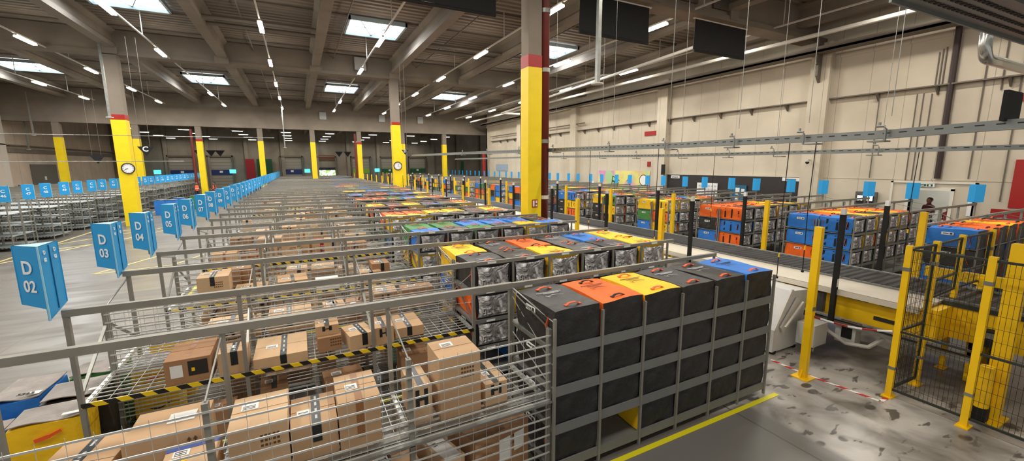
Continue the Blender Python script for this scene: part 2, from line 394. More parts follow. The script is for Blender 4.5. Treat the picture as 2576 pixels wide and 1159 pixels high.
# ------------------------------------------------------------------ lighting rails and lamps
lamp_me=MB().box(-.085,.085,-.76,.76,-.07,0,0).mesh('diffuser',M_lamp)
lamp_h=MB().box(-.05,.05,-.8,.8,0,.06,0).mesh('lamp_housing',M_tube)
hang=MB().box(-.015,.015,-.015,.015,0,1.2).mesh('hanger',M_tube)
railn={-15.8:'far left',-10.8:'second from left',-5.86:'third from left',-.93:'fourth from left',3.95:'right of centre',9.15:'second right of centre',14.15:'third right of centre',19.2:'rightmost'}
lamps=[]
L0=None
for x in railn:
    ys=[(.5+6.98*i) for i in range(1,8)] if x<12 else [(.2+6.98*i) for i in range(1,8)]
    t=empty('lighting_rail',(x,0,9.2),0,'thin white lighting rail under the roof, '+railn[x],'lighting rail','lighting rails under the roof')
    MB().box(-.03,.03,0,51.5,.0,.06).build('rail',M_tube,t)
    for y in range(4,50,7): obj('hanger',hang,t,(0,y+.6,.06))
    for i,y in enumerate(ys):
        lab='lit lamp tube on the %s ceiling rail, %s nearest'%(railn[x],ORD[i])
        if L0 is None:
            L0=empty('strip_lamp',(x,y,9.14),0,lab,'ceiling light','lit strip lamps on the ceiling rails')
            obj('diffuser',lamp_me,L0); obj('housing',lamp_h,L0)
        else: dup(L0,(x,y,9.14),0,lab)
        lamps.append((x,y))
XL={-15.8:'far left',-10.8:'second left',-5.86:'third left',-.93:'fourth left',3.95:'middle',9.15:'first right',14.15:'second right',19.2:'third right'}
F0=None
for x in XL:
    for i,y in enumerate((58,64,70,76)):
        lab='small lit far lamp under the low rear roof, %s line, %s nearest'%(XL[x],ORD[i])
        if F0 is None:
            F0=empty('strip_lamp',(x,y,7.3),0,lab,'ceiling light','far lamps under the rear roof')
            MB().box(-.5,.5,-.06,.06,-.05,0).build('diffuser',M_lampw,F0); MB().box(-.62,.62,-.06,.06,0,.08).build('housing',M_tube,F0)
        else: dup(F0,(x,y,7.3),0,lab)
# sprinkler and service pipes
def pipe(name,pts,r,m,label,cat='pipe'):
    o=MB().tube(pts,r,8).build(name,m); return tag(o,label,cat)
for i,(x,z,w) in enumerate([(-13.0,10.1,'left'),(-1.8,10.1,'centre left'),(2.6,10.15,'centre'),(8.0,10.1,'centre right'),(12.8,10.1,'right')]):
    pipe('sprinkler_pipe',[(x,2,z),(x,53,z)],.03,M_ledge,'thin dark sprinkler pipe under the roof sheets, %s line'%w)
for i,(x0,x1,y,lab) in enumerate([(-3.45,1.4,23.0,'nearer left'),(-3.45,1.4,24.0,'farther left'),(6.6,11.6,23.0,'nearer right'),(6.6,11.6,24.0,'farther right')]):
    pipe('duct_tube',[(x0,y,9.7),(x1,y,9.7)],.09,M_ledge,'dark round tube spanning between two roof beams, '+lab)
pipe('water_pipe',[(20.2,2.5,8.75),(20.2,51,8.75)],.09,M_tube,'white pipe along the right wall just below the roof, lower one')
tag(MB().box(21.6,22.3,3,51,8.35,8.45).box(21.6,21.64,3,51,8.35,8.6).build('wall_cable_tray',M_ledge),'dark wide cable tray below the roof along the right wall','cable tray')
pipe('water_pipe',[(18.4,21.5,8.95),(17.8,22,8.95),(17.8,50,8.95)],.07,M_tube,'white pipe along the right wall, one step further in')
pipe('water_pipe',[(19.3,36,8.1),(17.4,36,8.1),(16.6,14,8.6)],.08,M_tube,'white pipe bending back on itself near the far right roof')
pipe('water_pipe',[(-23,26,4.62),(-1,26,4.78)],.013,M_steel,'thin white pipe crossing the left aisle, upper one')
pipe('water_pipe',[(-23,26,3.5),(-5,26,3.55)],.016,M_steel,'thin white pipe crossing the left aisle, lower one')
# hanging drop posts with small plates (sensors)
for (x,y,z0,lab) in [(-8.5,29.3,5.85,'left of the big clock column'),(-20,51.2,6.0,'far left of the big clock column'),(-21.8,54.6,4.9,'near the left picture edge'),(7.13,9.0,5.4,'in front of the black banner'),(-1.0,50,5.2,'in the middle distance')]:
    t=empty('ceiling_drop_post',(x,y,0),0,'thin grey ceiling drop post with a plate, '+lab,'drop post')
    MB().box(-.05,.05,-.05,.05,z0,9.6 if y<54 else 8.5).build('post',M_steel,t); MB().tube([(0,0,z0-.03),(0,0,z0)],.16,12).build('end_plate',M_tube,t)
# hanging banners under the first cross beam
for (x0,x1,z0,z1,lab) in [(2.6,5.78,7.85,9.08,'at the top edge left of the brown pipe'),(8.95,12.1,7.8,9.08,'right of the brown pipe, the widest'),(14.6,17.75,7.85,9.08,'second one right of the brown pipe')]:
    t=empty('black_banner',((x0+x1)/2,12.35,z1),0,'black banner under the cross beam, '+lab,'banner')
    w=(x1-x0)/2; h=z1-z0
    b=MB(); N=14
    vs=[]; 
    for j in range(5):
        for i in range(N+1):
            u=i/N; vs.append((-w+2*w*u,.04*math.sin(u*9+j*.4)*(j/4),-h*j/4+.04*math.sin(u*5)*(j/4)))
    b.add(vs,[(j*(N+1)+i,j*(N+1)+i+1,(j+1)*(N+1)+i+1,(j+1)*(N+1)+i) for j in range(4) for i in range(N)])
    o=b.build('banner_cloth',M_dark,t); sm=o.modifiers.new('s','SOLIDIFY'); sm.thickness=.02
    MB().tube([(-w-.1,0,0),(w+.1,0,0)],.045,8).build('top_tube',M_tube,t)
    MB().tube([(-w,0,-h-.0),(w,0,-h-.0)],.05,8).build('bottom_weight',M_dark,t)
# cross beam doors / hatches at the right
for i,(x,lab) in enumerate([(13.2,'left'),(15.2,'right')]):
    t=tag(MB().box(x,x+1.1,12.0,12.08,9.45,10.4).box(x+.45,x+.75,11.96,12.0,9.9,10.25,1).build('beam_hatch',[mat('dark_grey_hatch',(84,78,70),0.7),M_tube]),'dark grey hatch plate on the cross beam by the right wall, %s of two'%lab,'hatch')

# ------------------------------------------------------------------ racks
def wires_x(b,x0,x1,y,zs,r=.005,mi=0):
    for z in zs: b.box(x0,x1,y-r,y+r,z-r,z+r,mi)
def wire_rack(detail):
    """double sided wire rack, local origin at front left foot; front rail y=0, middle y=.87"""
    P={}
    W=DXM-DX0; bays=3; bw=W/bays
    b=MB()
    xs=[i*bw for i in range(bays+1)]
    P['post']=[]
    for x in xs:
        P['post'].append(MB().box(x-.02,x+.02,-.025,.025,0,RZ-.03)); P['post'].append(MB().box(x-.02,x+.02,.84,.9,0,1.66))
    P['top_rail']=[MB().box(-.02,W+.05,-.03,.03,RZ-.04,RZ+.03)]
    if detail>0:
        s=.1 if detail>1 else .17; sy=.15 if detail>1 else .4; r=.0048 if detail>1 else .007
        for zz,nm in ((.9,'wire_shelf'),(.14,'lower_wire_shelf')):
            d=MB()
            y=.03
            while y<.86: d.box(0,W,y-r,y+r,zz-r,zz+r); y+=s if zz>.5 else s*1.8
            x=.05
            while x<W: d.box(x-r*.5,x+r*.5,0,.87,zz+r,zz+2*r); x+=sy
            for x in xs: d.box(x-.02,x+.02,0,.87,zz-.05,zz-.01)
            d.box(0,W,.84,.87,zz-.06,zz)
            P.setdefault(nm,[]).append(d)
        pn=MB(); z=.3
        while z<1.66: pn.box(0,W,.9,.9+2*r,z-r*1.5,z+r*1.5); z+=s
        x=.05
        while x<W: pn.box(x-r*.3,x+r*.3,.91,.91+r*.5,.2,1.64); x+=sy*.9
        P['back_wire_panel']=[pn]
        P['hazard_strip']=[MB().box(0,W,-.03,-.022,.875,.925)]
        P['lower_hazard_strip']=[MB().box(0,W,-.03,-.022,.12,.16)]
        P['brace']=[]
        for x in xs:
            P['brace'].append(MB().bar((x,0,RZ-.05),(x,.87,1.66),.012).bar((x,.02,1.0),(x,.86,1.5),.03,.02))
    else:
        P['wire_shelf']=[MB().box(0,W,0,.87,.88,.9)]
    return P
MR={'post':M_rail,'top_rail':M_rail,'wire_shelf':M_wire,'lower_wire_shelf':M_steel,'back_wire_panel':M_wire,'hazard_strip':M_hazard,'lower_hazard_strip':M_brtape,'brace':M_steel,'shelf_strip':M_strip,'side_rail':M_steel,'location_label':M_white,'diagonal_tie':M_wire}  # lower shelf gets the darker steel to paint in the shade down there
def make_tmpl(P):
    out=[]
    for n,l in P.items():
        for b in l: out.append((n,b.mesh(n,MR[n])))
    return out
def bag_rack(cols,cw,detail,ptop=RZ-.03,rail=True,depth=.87,strips_back=False):
    W=cols*cw; P={'post':[],'shelf_strip':[]}
    for i in range(cols+1):
        x=i*cw
        P['post'].append(MB().box(x-.014,x+.014,-.03,.0,0,ptop)); P['post'].append(MB().box(x-.014,x+.014,depth,depth+.03,0,1.78))
    for z in LV:
        b=MB().box(0,W,.0,depth,z-.02,z-.005)
        if strips_back: b.box(0,W,depth+.002,depth+.02,z-.085,z+.02)
        else: b.box(0,W,-.012,0,z-.05,z)
        P['shelf_strip'].append(b)
    if rail: P['top_rail']=[MB().box(-.02,W+.15,-.035,.015,RZ-.03,RZ+.02)]
    if detail:
        P['side_rail']=[MB().box(x-.012,x+.012,0,depth,z-.05,z-.01) for x in (0,W) for z in LV]
        P['diagonal_tie']=[MB().bar((x,0,ptop),(x,depth,1.74),.01).bar((x,0,ptop-.1),(x,depth,LV[2]+.25),.008).bar((x,0,LV[2]+.3),(x,depth,LV[2]),.008) for x in (0,W)]
    P['location_label']=[MB().box(i*cw+.22,i*cw+.36,-.04,-.036,RZ-.02,RZ+.01) for i in range(cols)]+[MB().box(i*cw+.2,i*cw+.34,-.017,-.013,z-.042,z-.012) for i in range(cols) for z in LV[1:]] if detail and not strips_back else []
    return P
def place(tmpl,name,loc,rz,label,cat,group=None,mirror=False):
    t=empty(name,loc,rz,label,cat,group)
    for n,me in tmpl: obj(n,me,t)
    return t
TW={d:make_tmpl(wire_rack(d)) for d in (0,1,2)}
CW=.65
TB={0:make_tmpl(bag_rack(6,CW,0)),1:make_tmpl(bag_rack(6,CW,1))}
WW=DXM-DX0; BW=6*CW
def simple(tmpl,name):
    """merge a template into one mesh for far rows"""
    b=MB(); ml=[]
    for n,me in tmpl:
        m=me.materials[0]
        if m not in ml: ml.append(m)
        b.add([v.co[:] for v in me.vertices],[tuple(p.vertices) for p in me.polygons],ml.index(m))
    return b.mesh(name,ml)
def crack():
    b=MB()
    for i in range(7): x=i*CW; b.box(x-.015,x+.015,-.03,0,0,RZ); b.box(x-.015,x+.015,.87,.9,0,1.7)
    for z in LV:
        b.box(0,BW,0,.87,z-.02,z,1); b.box(0,BW,-.012,0,z-.05,z+.01)
        for i in range(36): b.box(.05+i*.108,.10+i*.108,-.016,-.012,z-.045,z-.01,2)
    b.box(-.02,BW+.1,-.035,.015,RZ-.03,RZ+.02); b.box(0,BW,.86,.88,1.0,1.03)
    for z in (.3,.75,1.2,1.6): b.box(0,BW,.89,.9,z,z+.01)
    return b.mesh('shelf_rack',[M_rail,mat('pale_zinc_shelf',(196,204,206),.35,.5),M_print])
TCS=crack()
TWS=simple(TW[1],'wire_rack'); TBS=simple(TB[0],'bag_rack')
def signname(side,n): return '%s %02d'%(side,n)
for k in range(NP):
    for half in (0,1):
        n=2+2*k+half
        y=front_y(k) if half==0 else back_y(k)
        if k==15: continue
        rz=0 if half==0 else PI
        face='front' if half==0 else 'back'
        sg=signname('D',n)
        far=k>=6
        det=2 if k<3 else 1
        lab='grey wire parcel rack at the blue %s sign'%sg
        x=DX0 if half==0 else DXM
        if far: tag(obj('wire_rack',TWS,None,(x,y,0),rz),lab,'rack','wire parcel racks in the middle block')
        else: place(TW[det],'wire_rack',(x,y,0),rz,lab,'rack','wire parcel racks in the middle block')
        lab='six column bag rack in line with the blue %s sign'%sg
        x=DXM if half==0 else DX1
        if far: tag(obj('bag_rack',TBS,None,(x,y,0),rz),lab,'rack','bag racks in the middle block')
        else: place(TB[1 if k<3 else 0],'bag_rack',(x,y,0),rz,lab,'rack','bag racks in the middle block')
# first (nearest) row: its back faces the camera
W1=.605; R1X0=2.17; R1Y=3.28
P=bag_rack(6,W1,1,RZ-.03,True,.93,True)
t=empty('bag_rack',(R1X0+6*W1,R1Y+.97,0),PI,'nearest bag rack with black bag backs, beside the yellow floor tape','rack','bag racks in the middle block')
for n,l in P.items():
    for bb in l: bb.build(n,MR[n],t)
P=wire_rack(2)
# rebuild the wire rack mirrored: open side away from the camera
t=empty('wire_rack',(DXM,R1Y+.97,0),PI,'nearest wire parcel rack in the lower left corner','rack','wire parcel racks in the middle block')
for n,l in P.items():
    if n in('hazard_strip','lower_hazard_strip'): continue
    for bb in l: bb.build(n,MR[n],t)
b=MB(); b.box(0,WW,.85,.90,.84,.885).box(0,WW,.86,.95,.885,.9).box(0,WW,.85,.88,.1,.15); b.build('deck_beam',M_steel,t)
b=MB(); b.box(0,WW,.80,.84,.905,.912).box(0,WW,.72,.76,.905,.912).box(0,WW,.64,.67,.905,.912); b.build('deck_slat',M_steel,t)
t=empty('wire_rack',(DXM-2*WW-.0+WW,R1Y+.97,0),PI,'wire parcel rack running out of the lower left corner','rack')
b=MB(); b.box(0,WW*.5,-.03,.03,RZ-.04,RZ+.03); b.build('top_rail',M_rail,t)
b=MB(); 
for z in [.3+.1*i for i in range(14)]: b.box(0,1.4,.9,.908,z-.004,z+.004)
b.build('back_wire_panel',M_wire,t); MB().box(.02,.06,.84,.9,0,1.72).build('post',M_rail,t); MB().box(1.38,1.42,.84,.9,0,1.72).build('post',M_rail,t)
MB().box(1.38,1.42,-.03,.03,0,RZ).build('post',M_rail,t)

# E side (beyond the conveyor), mirrored
EX0=2*CX-DX1; EXM=2*CX-DXM; EX1=2*CX-DX0
for k in range(-1,NP):
    for half in (0,1):
        if (k<0 and half==0) or k==15: continue
        n=2+2*k+half; y=front_y(k) if half==0 else back_y(k); rz=0 if half==0 else PI
        lab='bag rack beyond the conveyor, opposite the %s sign'%signname('D',n) if n>1 else 'nearest bag rack beyond the conveyor, behind the yellow cage'
        x=EX0 if half==0 else EXM
        if k>=3: tag(obj('bag_rack',TBS,None,(x,y,0),rz),lab,'rack','bag racks beyond the conveyor')
        else: place(TB[0],'bag_rack',(x,y,0),rz,lab,'rack','bag racks beyond the conveyor')
        lab=lab.replace('bag rack','wire rack').replace('behind the yellow cage','nearest the red curtain').replace('beyond the conveyor','along the right wall')
        x=EXM if half==0 else EX1
        tag(obj('wire_rack',TWS,None,(x,y,0),rz),lab,'rack','wire racks along the right wall')
# C side (across the left drive aisle)
CXR=-10.22; OFF=-.63
for k in range(4,NP-1):
    for half in (0,1):
        y=(front_y(k) if half==0 else back_y(k))+OFF; rz=0 if half==0 else PI
        n=42+2*(k-4)+half
        lab='grey wire rack across the left drive aisle at the %s sign'%signname('C',n)
        tag(obj('shelf_rack',TCS,None,(CXR-BW if half==0 else CXR,y,0),rz),lab.replace('wire','empty shelf'),'rack','shelf racks across the left drive aisle')
        tag(obj('wire_rack',TWS,None,(CXR-BW-WW if half==0 else CXR-BW,y,0),rz),lab.replace('grey wire rack','rear wire rack'),'rack','rear wire racks across the left drive aisle')

# ------------------------------------------------------------------ aisle signs
def sign_tmpl(A,B,C,h0,h1):
    th=.012
    def panel(P,Q,d0,d1):
        P=Vector((*P,0));Q=Vector((*Q,0)); d=(Q-P).normalized(); n=Vector((d.y,-d.x,0))*th
        vs=[P+Vector((0,0,h0+d0)),Q+Vector((0,0,h0+d1)),Q+Vector((0,0,h1)),P+Vector((0,0,h1))]
        return vs+[v-n for v in vs],[(0,1,2,3),(7,6,5,4),(0,4,5,1),(1,5,6,2),(2,6,7,3),(3,7,4,0)]
    return panel
def aisle_sign(x,y,kind,code,label,group,det):
    t=empty('aisle_sign',(x,y,0),0,label,'sign',group)
    h0,h1=1.95,2.57
    if kind=='D': A,B,C=(-.32,.08),(-.06,-.13),(-.07,.26)
    elif kind=='C': A,B,C=(-.18,-.06),(.16,.02),(-.02,.22)
    else: A,B,C=(-.05,.20),(-.10,0.02),(-.05,-.2)
    pn=sign_tmpl(A,B,C,h0,h1)
    b=MB(); b.add(*pn(A,B,*((.05,.02) if kind=='D' else (0,0)))); lp_=b.build('left_panel',M_sign,t)
    b=MB(); b.add(*pn(B,C,*((-.09,-.01) if kind=='D' else (0,.02)))); rp_=b.build('right_panel',M_sign,t)
    if kind!='E':
        b=MB(); b.add(*pn(C,A,.0,.08)); b.build('rear_panel',M_sign,t)
        b=MB(); b.add([(*A,h1),(*B,h1),(*C,h1)],[(0,1,2)]); b.bar((*B,h0-(.09 if kind=='D' else 0)),(*B,h1),.012); b.build('board_edge',M_signedge,t)
    px,py=(-.11,.04) if kind=='D' else ((.03,.03) if kind=='C' else (.0,.0)); MB().box(px-.018,px+.018,py-.018,py+.018,RZ,h1-.05).build('sign_pole',M_steel,t)
    if code:
        L,N=code
        P=Vector((*A,0)); Q=Vector((*B,0)); d=(Q-P).normalized(); nrm=Vector((d.y,-d.x,0)); mid=(P+Q)/2+nrm*.006
        s=.17 if kind=='D' else .16
        text('lettering',L,s*1.05,M_signw,lp_,mid+Vector((0,0,2.36)),d,(0,0,1))
        text('lettering',N,s*.92,M_signw,lp_,mid+Vector((0,0,2.18)),d,(0,0,1))
        if kind=='D' and det:
            P=Vector((*B,0)); Q=Vector((*C,0)); d=(Q-P).normalized(); nrm=Vector((d.y,-d.x,0))
            for f in (.24,.75):
                m=P+(Q-P)*f+nrm*.006
                text('lettering',L,.055,M_signw,rp_,m+Vector((0,0,2.50)),d,(0,0,1)); text('lettering',N,.05,M_signw,rp_,m+Vector((0,0,2.43)),d,(0,0,1))
            MB().bar((P+(Q-P)*.5+nrm*.004+Vector((0,0,h0-.02))),(P+(Q-P)*.5+nrm*.004+Vector((0,0,h1-.01))),.008).build('fold_line',mat('dark_blue_fold',(16,96,150),.5),rp_)
    return t
for k in range(NP):
    for half in (0,1):
        n=2+2*k+half; y=front_y(k) if half==0 else back_y(k)
        aisle_sign(DX0,y,'D',('D','%02d'%n),'folded blue aisle sign reading D %02d on the rack end'%n,'blue D aisle signs',k<4)
        lab='plain blue sign board by the right wall, %s from the camera'%ORD[min(n-1,33)]
        if n>33: lab='tiny plain blue sign board at the far end of the right wall racks'
        aisle_sign(EX1,y,'E',None,lab,'blue boards by the right wall',False)
aisle_sign(EX1,back_y(-1),'E',None,'plain blue sign board nearest the camera at the right edge','blue boards by the right wall',False)
for k in range(6,NP-1):
    for half in (0,1):
        n=46+2*(k-6)+half; y=(front_y(k) if half==0 else back_y(k))+OFF
        aisle_sign(CXR,y,'C',('C','%02d'%n),'blue aisle sign reading C %02d across the drive aisle'%n,'blue C aisle signs',False)

# ------------------------------------------------------------------ delivery bags
BWd,BD,BHt=.585,.82,.395
def soft_box(w,d,h,seed,nx=6,ny=7,nz=4,amp=.008):
    R=random.Random(seed); b=MB()
    ph=[R.uniform(0,6.28) for _ in range(6)]
    def P(x,y,z):
        X=(x-.5)*w; Y=y*d; Z=z*h
        ex=abs(2*x-1)**6; ey=abs(2*y-1)**6; ez=abs(2*z-1)**6
        X-=math.copysign(.010*(ey+ez)*.5,x-.5)*(1 if ex>.9 else 0)
        Y-=math.copysign(.010*(ex+ez)*.5,y-.5)*(1 if ey>.9 else 0)
        if z>.99: Z-=.012*(ex+ey)*.6; Z+=amp*1.4*math.sin(x*4+ph[0])*math.sin(y*5+ph[1])-.014*(1-(2*x-1)**2)*(1-(2*y-1)**2)
        X+=amp*math.sin(z*5+y*7+ph[2])*(1 if ex>.9 else 0); Y+=amp*math.sin(z*6+x*8+ph[3])*(1 if ey>.9 else 0)
        return (X,Y,Z)
    def face(fn,nu,nv,mi,flip):
        vs=[P(*fn(i/nu,j/nv)) for j in range(nv+1) for i in range(nu+1)]
        fs=[(j*(nu+1)+i,j*(nu+1)+i+1,(j+1)*(nu+1)+i+1,(j+1)*(nu+1)+i) for j in range(nv) for i in range(nu)]
        if flip: fs=[f[::-1] for f in fs]
        b.add(vs,fs,mi)
    face(lambda u,v:(u,v,1),nx,ny,0,False)      # lid
    face(lambda u,v:(u,0,v),nx,nz,1,False)      # front frame
    face(lambda u,v:(u,1,v),nx,nz,2,True)       # black back
    face(lambda u,v:(0,u,v),ny,nz,3,True); face(lambda u,v:(1,u,v),ny,nz,3,False)
    face(lambda u,v:(u,v,0),1,1,2,True)
    return b
COLM={'black':M_black,'orange':M_orange,'yellow':M_yel,'green':M_green,'blue':M_blue}
body={}
for c,m in COLM.items():
    for q in (0,1):
        me=soft_box(BWd,BD,BHt,hash(c)%97 if False else len(c)*7+q).mesh('fabric_body',[m,M_yel if c=='yellow' else M_black,M_black,m]); 
        for p in me.polygons: p.use_smooth=True
        body[c,q]=me
# crumpled plastic front
b=MB(); N=8; R=random.Random(3); vs=[]
for j in range(N+1):
    for i in range(N+1):
        u,v=i/N,j/N; pin=.05*math.sin(v*PI)*(1 if i in(0,N) else 0)
        xx=(u-.5)*.53; 
        if i==0: xx+=pin*.5
        if i==N: xx-=pin*.5
        zz=.022+.345*v-(.03*math.sin(u*PI) if j==N else 0)
        e=0 if i in(0,N) or j in(0,N) else 1
        vs.append((xx,-.012-e*(.012+R.uniform(0,.014)),zz))
b.add(vs,[(j*(N+1)+i,j*(N+1)+i+1,(j+1)*(N+1)+i+1,(j+1)*(N+1)+i) for j in range(N) for i in range(N)])
win_me=b.mesh('clear_window',M_plastic)
b=MB(); b.box(-.19,-.145,-.035,-.031,.06,.17,0)
for z in (.085,.11,.135): b.box(-.18,-.155,-.037,-.035,z,z+.014,1)
tag_me=b.mesh('paper_tag',[M_white,M_print])
b=MB(); pts=[(-.08,.0,0),(-.04,.0,.02),(.0,.01,.026),(.045,.0,.02),(.08,.0,0)]
for i in range(4): b.bar(pts[i],pts[i+1],.032,.006,0,(0,0,1))
b.box(-.10,-.07,-.02,.02,-.004,.003).box(.07,.10,-.02,.02,-.004,.003)
han={'o':b.mesh('carry_handle',M_dorange),'b':b.mesh('carry_handle',M_dark)}
def lidprint(m):
    b=MB(); n=12; pr=None
    for i in range(n+1):
        t=i/n; a=-.105+.21*t; p=(a,.40-.035*math.sin(t*PI),0)
        if pr: b.bar(pr,p,.003+.007*math.sin(t*PI),.002,0,(0,0,1))
        pr=p
    b.bar((.105,.40,0),(.085,.425,0),.007,.002); b.bar((.105,.40,0),(.12,.375,0),.006,.002)
    R=random.Random(5)
    for row,(x0,x1) in enumerate(((-.10,.10),(-.15,.16))):
        x=x0; y=.30-.035*row
        while x<x1:
            w=R.uniform(.008,.018); b.box(x,x+w,y-.009,y+.009,-.001,.001); x+=w+.006
    return b.mesh('lid_print',m)
lp={'w':lidprint(M_greyprint),'k':lidprint(M_print)}
b=MB(); b.box(-.298,-.293,.10,.15,.10,.30).box(-.298,-.293,.34,.39,.05,.34); b.box(-.298,-.293,.58,.63,.05,.34); strap_me=b.mesh('side_strap',M_dark)
b=MB(); b.box(-.300,-.293,.42,.60,.26,.31,0); b.box(-.303,-.300,.44,.48,.27,.30,1).box(-.303,-.300,.50,.58,.278,.292,1); slab_me=b.mesh('side_label',[M_white,M_print])
b=MB(); b.bar((-.29,.12,.30),(-.31,.14,.2),.03,.006).bar((-.31,.14,.2),(-.29,.10,.08),.03,.006); b.bar((-.29,.70,.30),(-.30,.72,.18),.025,.006); shan_me=b.mesh('side_handle',M_dorange)
def mk(c,style):
    t=empty('delivery_bag',(0,0,0),0,'x','bag')
    bd=obj('fabric_body',body[c,0],t)
    if style!='far':
        wn=obj('clear_window',win_me,t); obj('paper_tag',tag_me,wn)
        hm=han['b'] if c=='orange' else han['o']
        obj('carry_handle',hm,t,(0,.14,BHt+.004)); obj('carry_handle',hm,t,(0,BD-.1,BHt-.002))
        obj('lid_print',lp['w' if c=='black' else 'k'],bd,(0,0,BHt+.002))
        if style=='side':
            obj('side_label',slab_me,t); obj('side_handle',shan_me,t)
        if style=='strap':
            obj('side_strap',strap_me,t); obj('side_handle',shan_me,t)
        if style=='near' and c!='orange':
            obj('side_label',slab_me,t)
        if style=='near':
            obj('side_handle',shan_me,t)
    return t
PROTO={}
nb=[0]; bags_far=[]
def bag(c,style,x,y,z,rz,label,group):
    k=(c,style)
    if k not in PROTO:
        PROTO[k]=mk(c,style); o=PROTO[k]; o.location=(x,y,z); o.rotation_euler=(0,0,rz); o['label']=label; o['group']=group
    else: o=dup(PROTO[k],(x,y,z),rz,label,group)
    nb[0]+=1
    return o
LN=['floor level','second level','third level','top level']
CN=['first','second','third','fourth','fifth','sixth']
def colour(R,w=None): return R.choices(['black','orange','yellow','green','blue'],w or [5,2,3,1.2,2])[0]
# nearest row, backs towards the camera
top1=['black','orange','yellow','black','black','blue']
for c in range(6):
    for l in range(4):
        if l==0 and c==1: continue
        col=top1[c] if l==3 else ('yellow' if (l==0 and c==2) else 'black')
        j=rnd.uniform(-.01,.01)
        bag(col,'near' if l==3 or c in(0,) else 'near',R1X0+W1*(c+.5)+j,R1Y+.86,LV[l]+.005,PI+rnd.uniform(-.01,.01),
            '%s delivery bag with black back, %s, %s column of the nearest bag rack'%(col,LN[l],CN[c]),'bags in the nearest rack')
TOP={2:['black','black','yellow','black','black','yellow'],3:['yellow','black','orange','black','blue','yellow'],
     4:['blue','black','green','black','yellow','blue'],5:['green','green','blue','blue','blue','black'],
     6:['yellow','yellow','black','black','black','orange'],7:['orange','orange','yellow','yellow','black','yellow'],
     8:['orange','orange','yellow','blue','green','yellow'],9:['yellow','black','yellow','black','black','orange'],
     10:['green','black','orange','yellow','blue','orange'],11:['orange','orange','green','blue','yellow','orange']}
def ecol(n):
    R=random.Random(100+n); return [colour(R,[3,3,3,2,3]) for _ in range(6)]
ETOP={1:['blue','orange','orange','yellow','orange','black'],2:['blue','black','yellow','black','yellow','orange'],3:['blue','orange','yellow','orange','yellow','orange'],4:['orange','black','orange','yellow','black','yellow'],
      5:['orange','orange','orange','orange','yellow','black'],6:['yellow','yellow','black','yellow','orange','black'],7:['yellow','green','orange','blue','green','orange'],8:['green','black','yellow','orange','blue','black'],
      9:['yellow','blue','orange','green','black','orange']}
todo=[]
for k in range(NP):
    for half in (0,1):
        if k==15: continue
        n=2+2*k+half; y=front_y(k) if half==0 else back_y(k)
        cols=TOP.get(n) or ecol(n+40)
        if k>6:
            R=random.Random(n); cols=[R.choices(['black','orange','yellow','green','blue'],[8,1,1,.7,2])[0] for _ in range(6)]
        lv=[3] if half else ([3,2] if k<4 else [3])
        if n==2: lv=[3,2,1,0]
        for c in range(6):
            ls=lv if c else ([3,2,1] if k<3 else lv)
            for l in ls:
                col=cols[c] if l==3 else colour(random.Random(n*50+c*4+l),[6,2,1.5,1.5,1])
                if n==2 and l<3 and c==0: col=['black','black','orange'][l]
                x=DXM+CW*(c+.5)
                d=math.hypot(x-0,y)
                todo.append((d,col,x,y+(.03 if half==0 else -.03),LV[l]+.005,0 if half==0 else PI,
                   '%s delivery bag, %s, %s from left, bag rack level with %s sign'%(col,LN[l],CN[c],signname('D',n)),'D',half,c,l,n))
for k in range(-1,NP):
    for half in (0,1):
        if (k<0 and half==0) or k==15: continue
        n=2+2*k+half; y=front_y(k) if half==0 else back_y(k)
        cols=ETOP.get(n) or ecol(n)
        for c in range(6):
            lv=[3,2,1] if (half==0 and k<8) else [3]
            if c==0: lv=[3,2,1]
            if n==1: lv=[3,2,1,0]
            for l in lv:
                col=cols[c] if l==3 else colour(random.Random(n*70+c*4+l+9),[3,3,2,2,3])
                if c==0: col={(1,2):'black',(1,1):'blue',(2,2):'blue',(2,1):'blue',(3,2):'blue',(3,1):'orange',(4,2):'blue',(4,1):'orange',(5,2):'black',(5,1):'blue',(6,2):'orange',(6,1):'yellow',(7,2):'green',(7,1):'blue',(8,2):'yellow',(9,2):'black'}.get((n,l),col)
                x=EX0+CW*(c+.5); d=math.hypot(x,y)
                lab='%s delivery bag, %s, %s column beyond the conveyor opposite the %s sign'%(col,LN[l],CN[c],signname('D',n)) if n>1 else '%s delivery bag, %s, %s column of the rack behind the yellow cage'%(col,LN[l],CN[c])
                todo.append((d,col,x,y+(.03 if half==0 else -.03),LV[l]+.005,0 if half==0 else PI,lab,'E',half,c,l,n))
todo.sort(key=lambda q:q[0])
stuff={}
for q in todo:
    d,col,x,y,z,rz,lab,side,half,c,l,n=q
    if nb[0]<300:
        if side=='E' and c==0 and half==1: st='edge'
        elif side=='E' and c==0: st='strap'
        elif d<24: st='near' if (c==0 or side=='D' and d<12) else 'std'
        else: st='far' if half else 'std'
        if st=='edge':
            # label faces the conveyor on the mirrored side
            o=bag(col,'lab',x,y,z,rz,lab,'bags beyond the conveyor')
        else: o=bag(col,st,x+random.Random(int(x*100+y*10)).uniform(-.012,.012),y,z,rz,lab,'bags beyond the conveyor' if side=='E' else 'bags in the middle block')
    else: stuff.setdefault(side,[]).append(q)
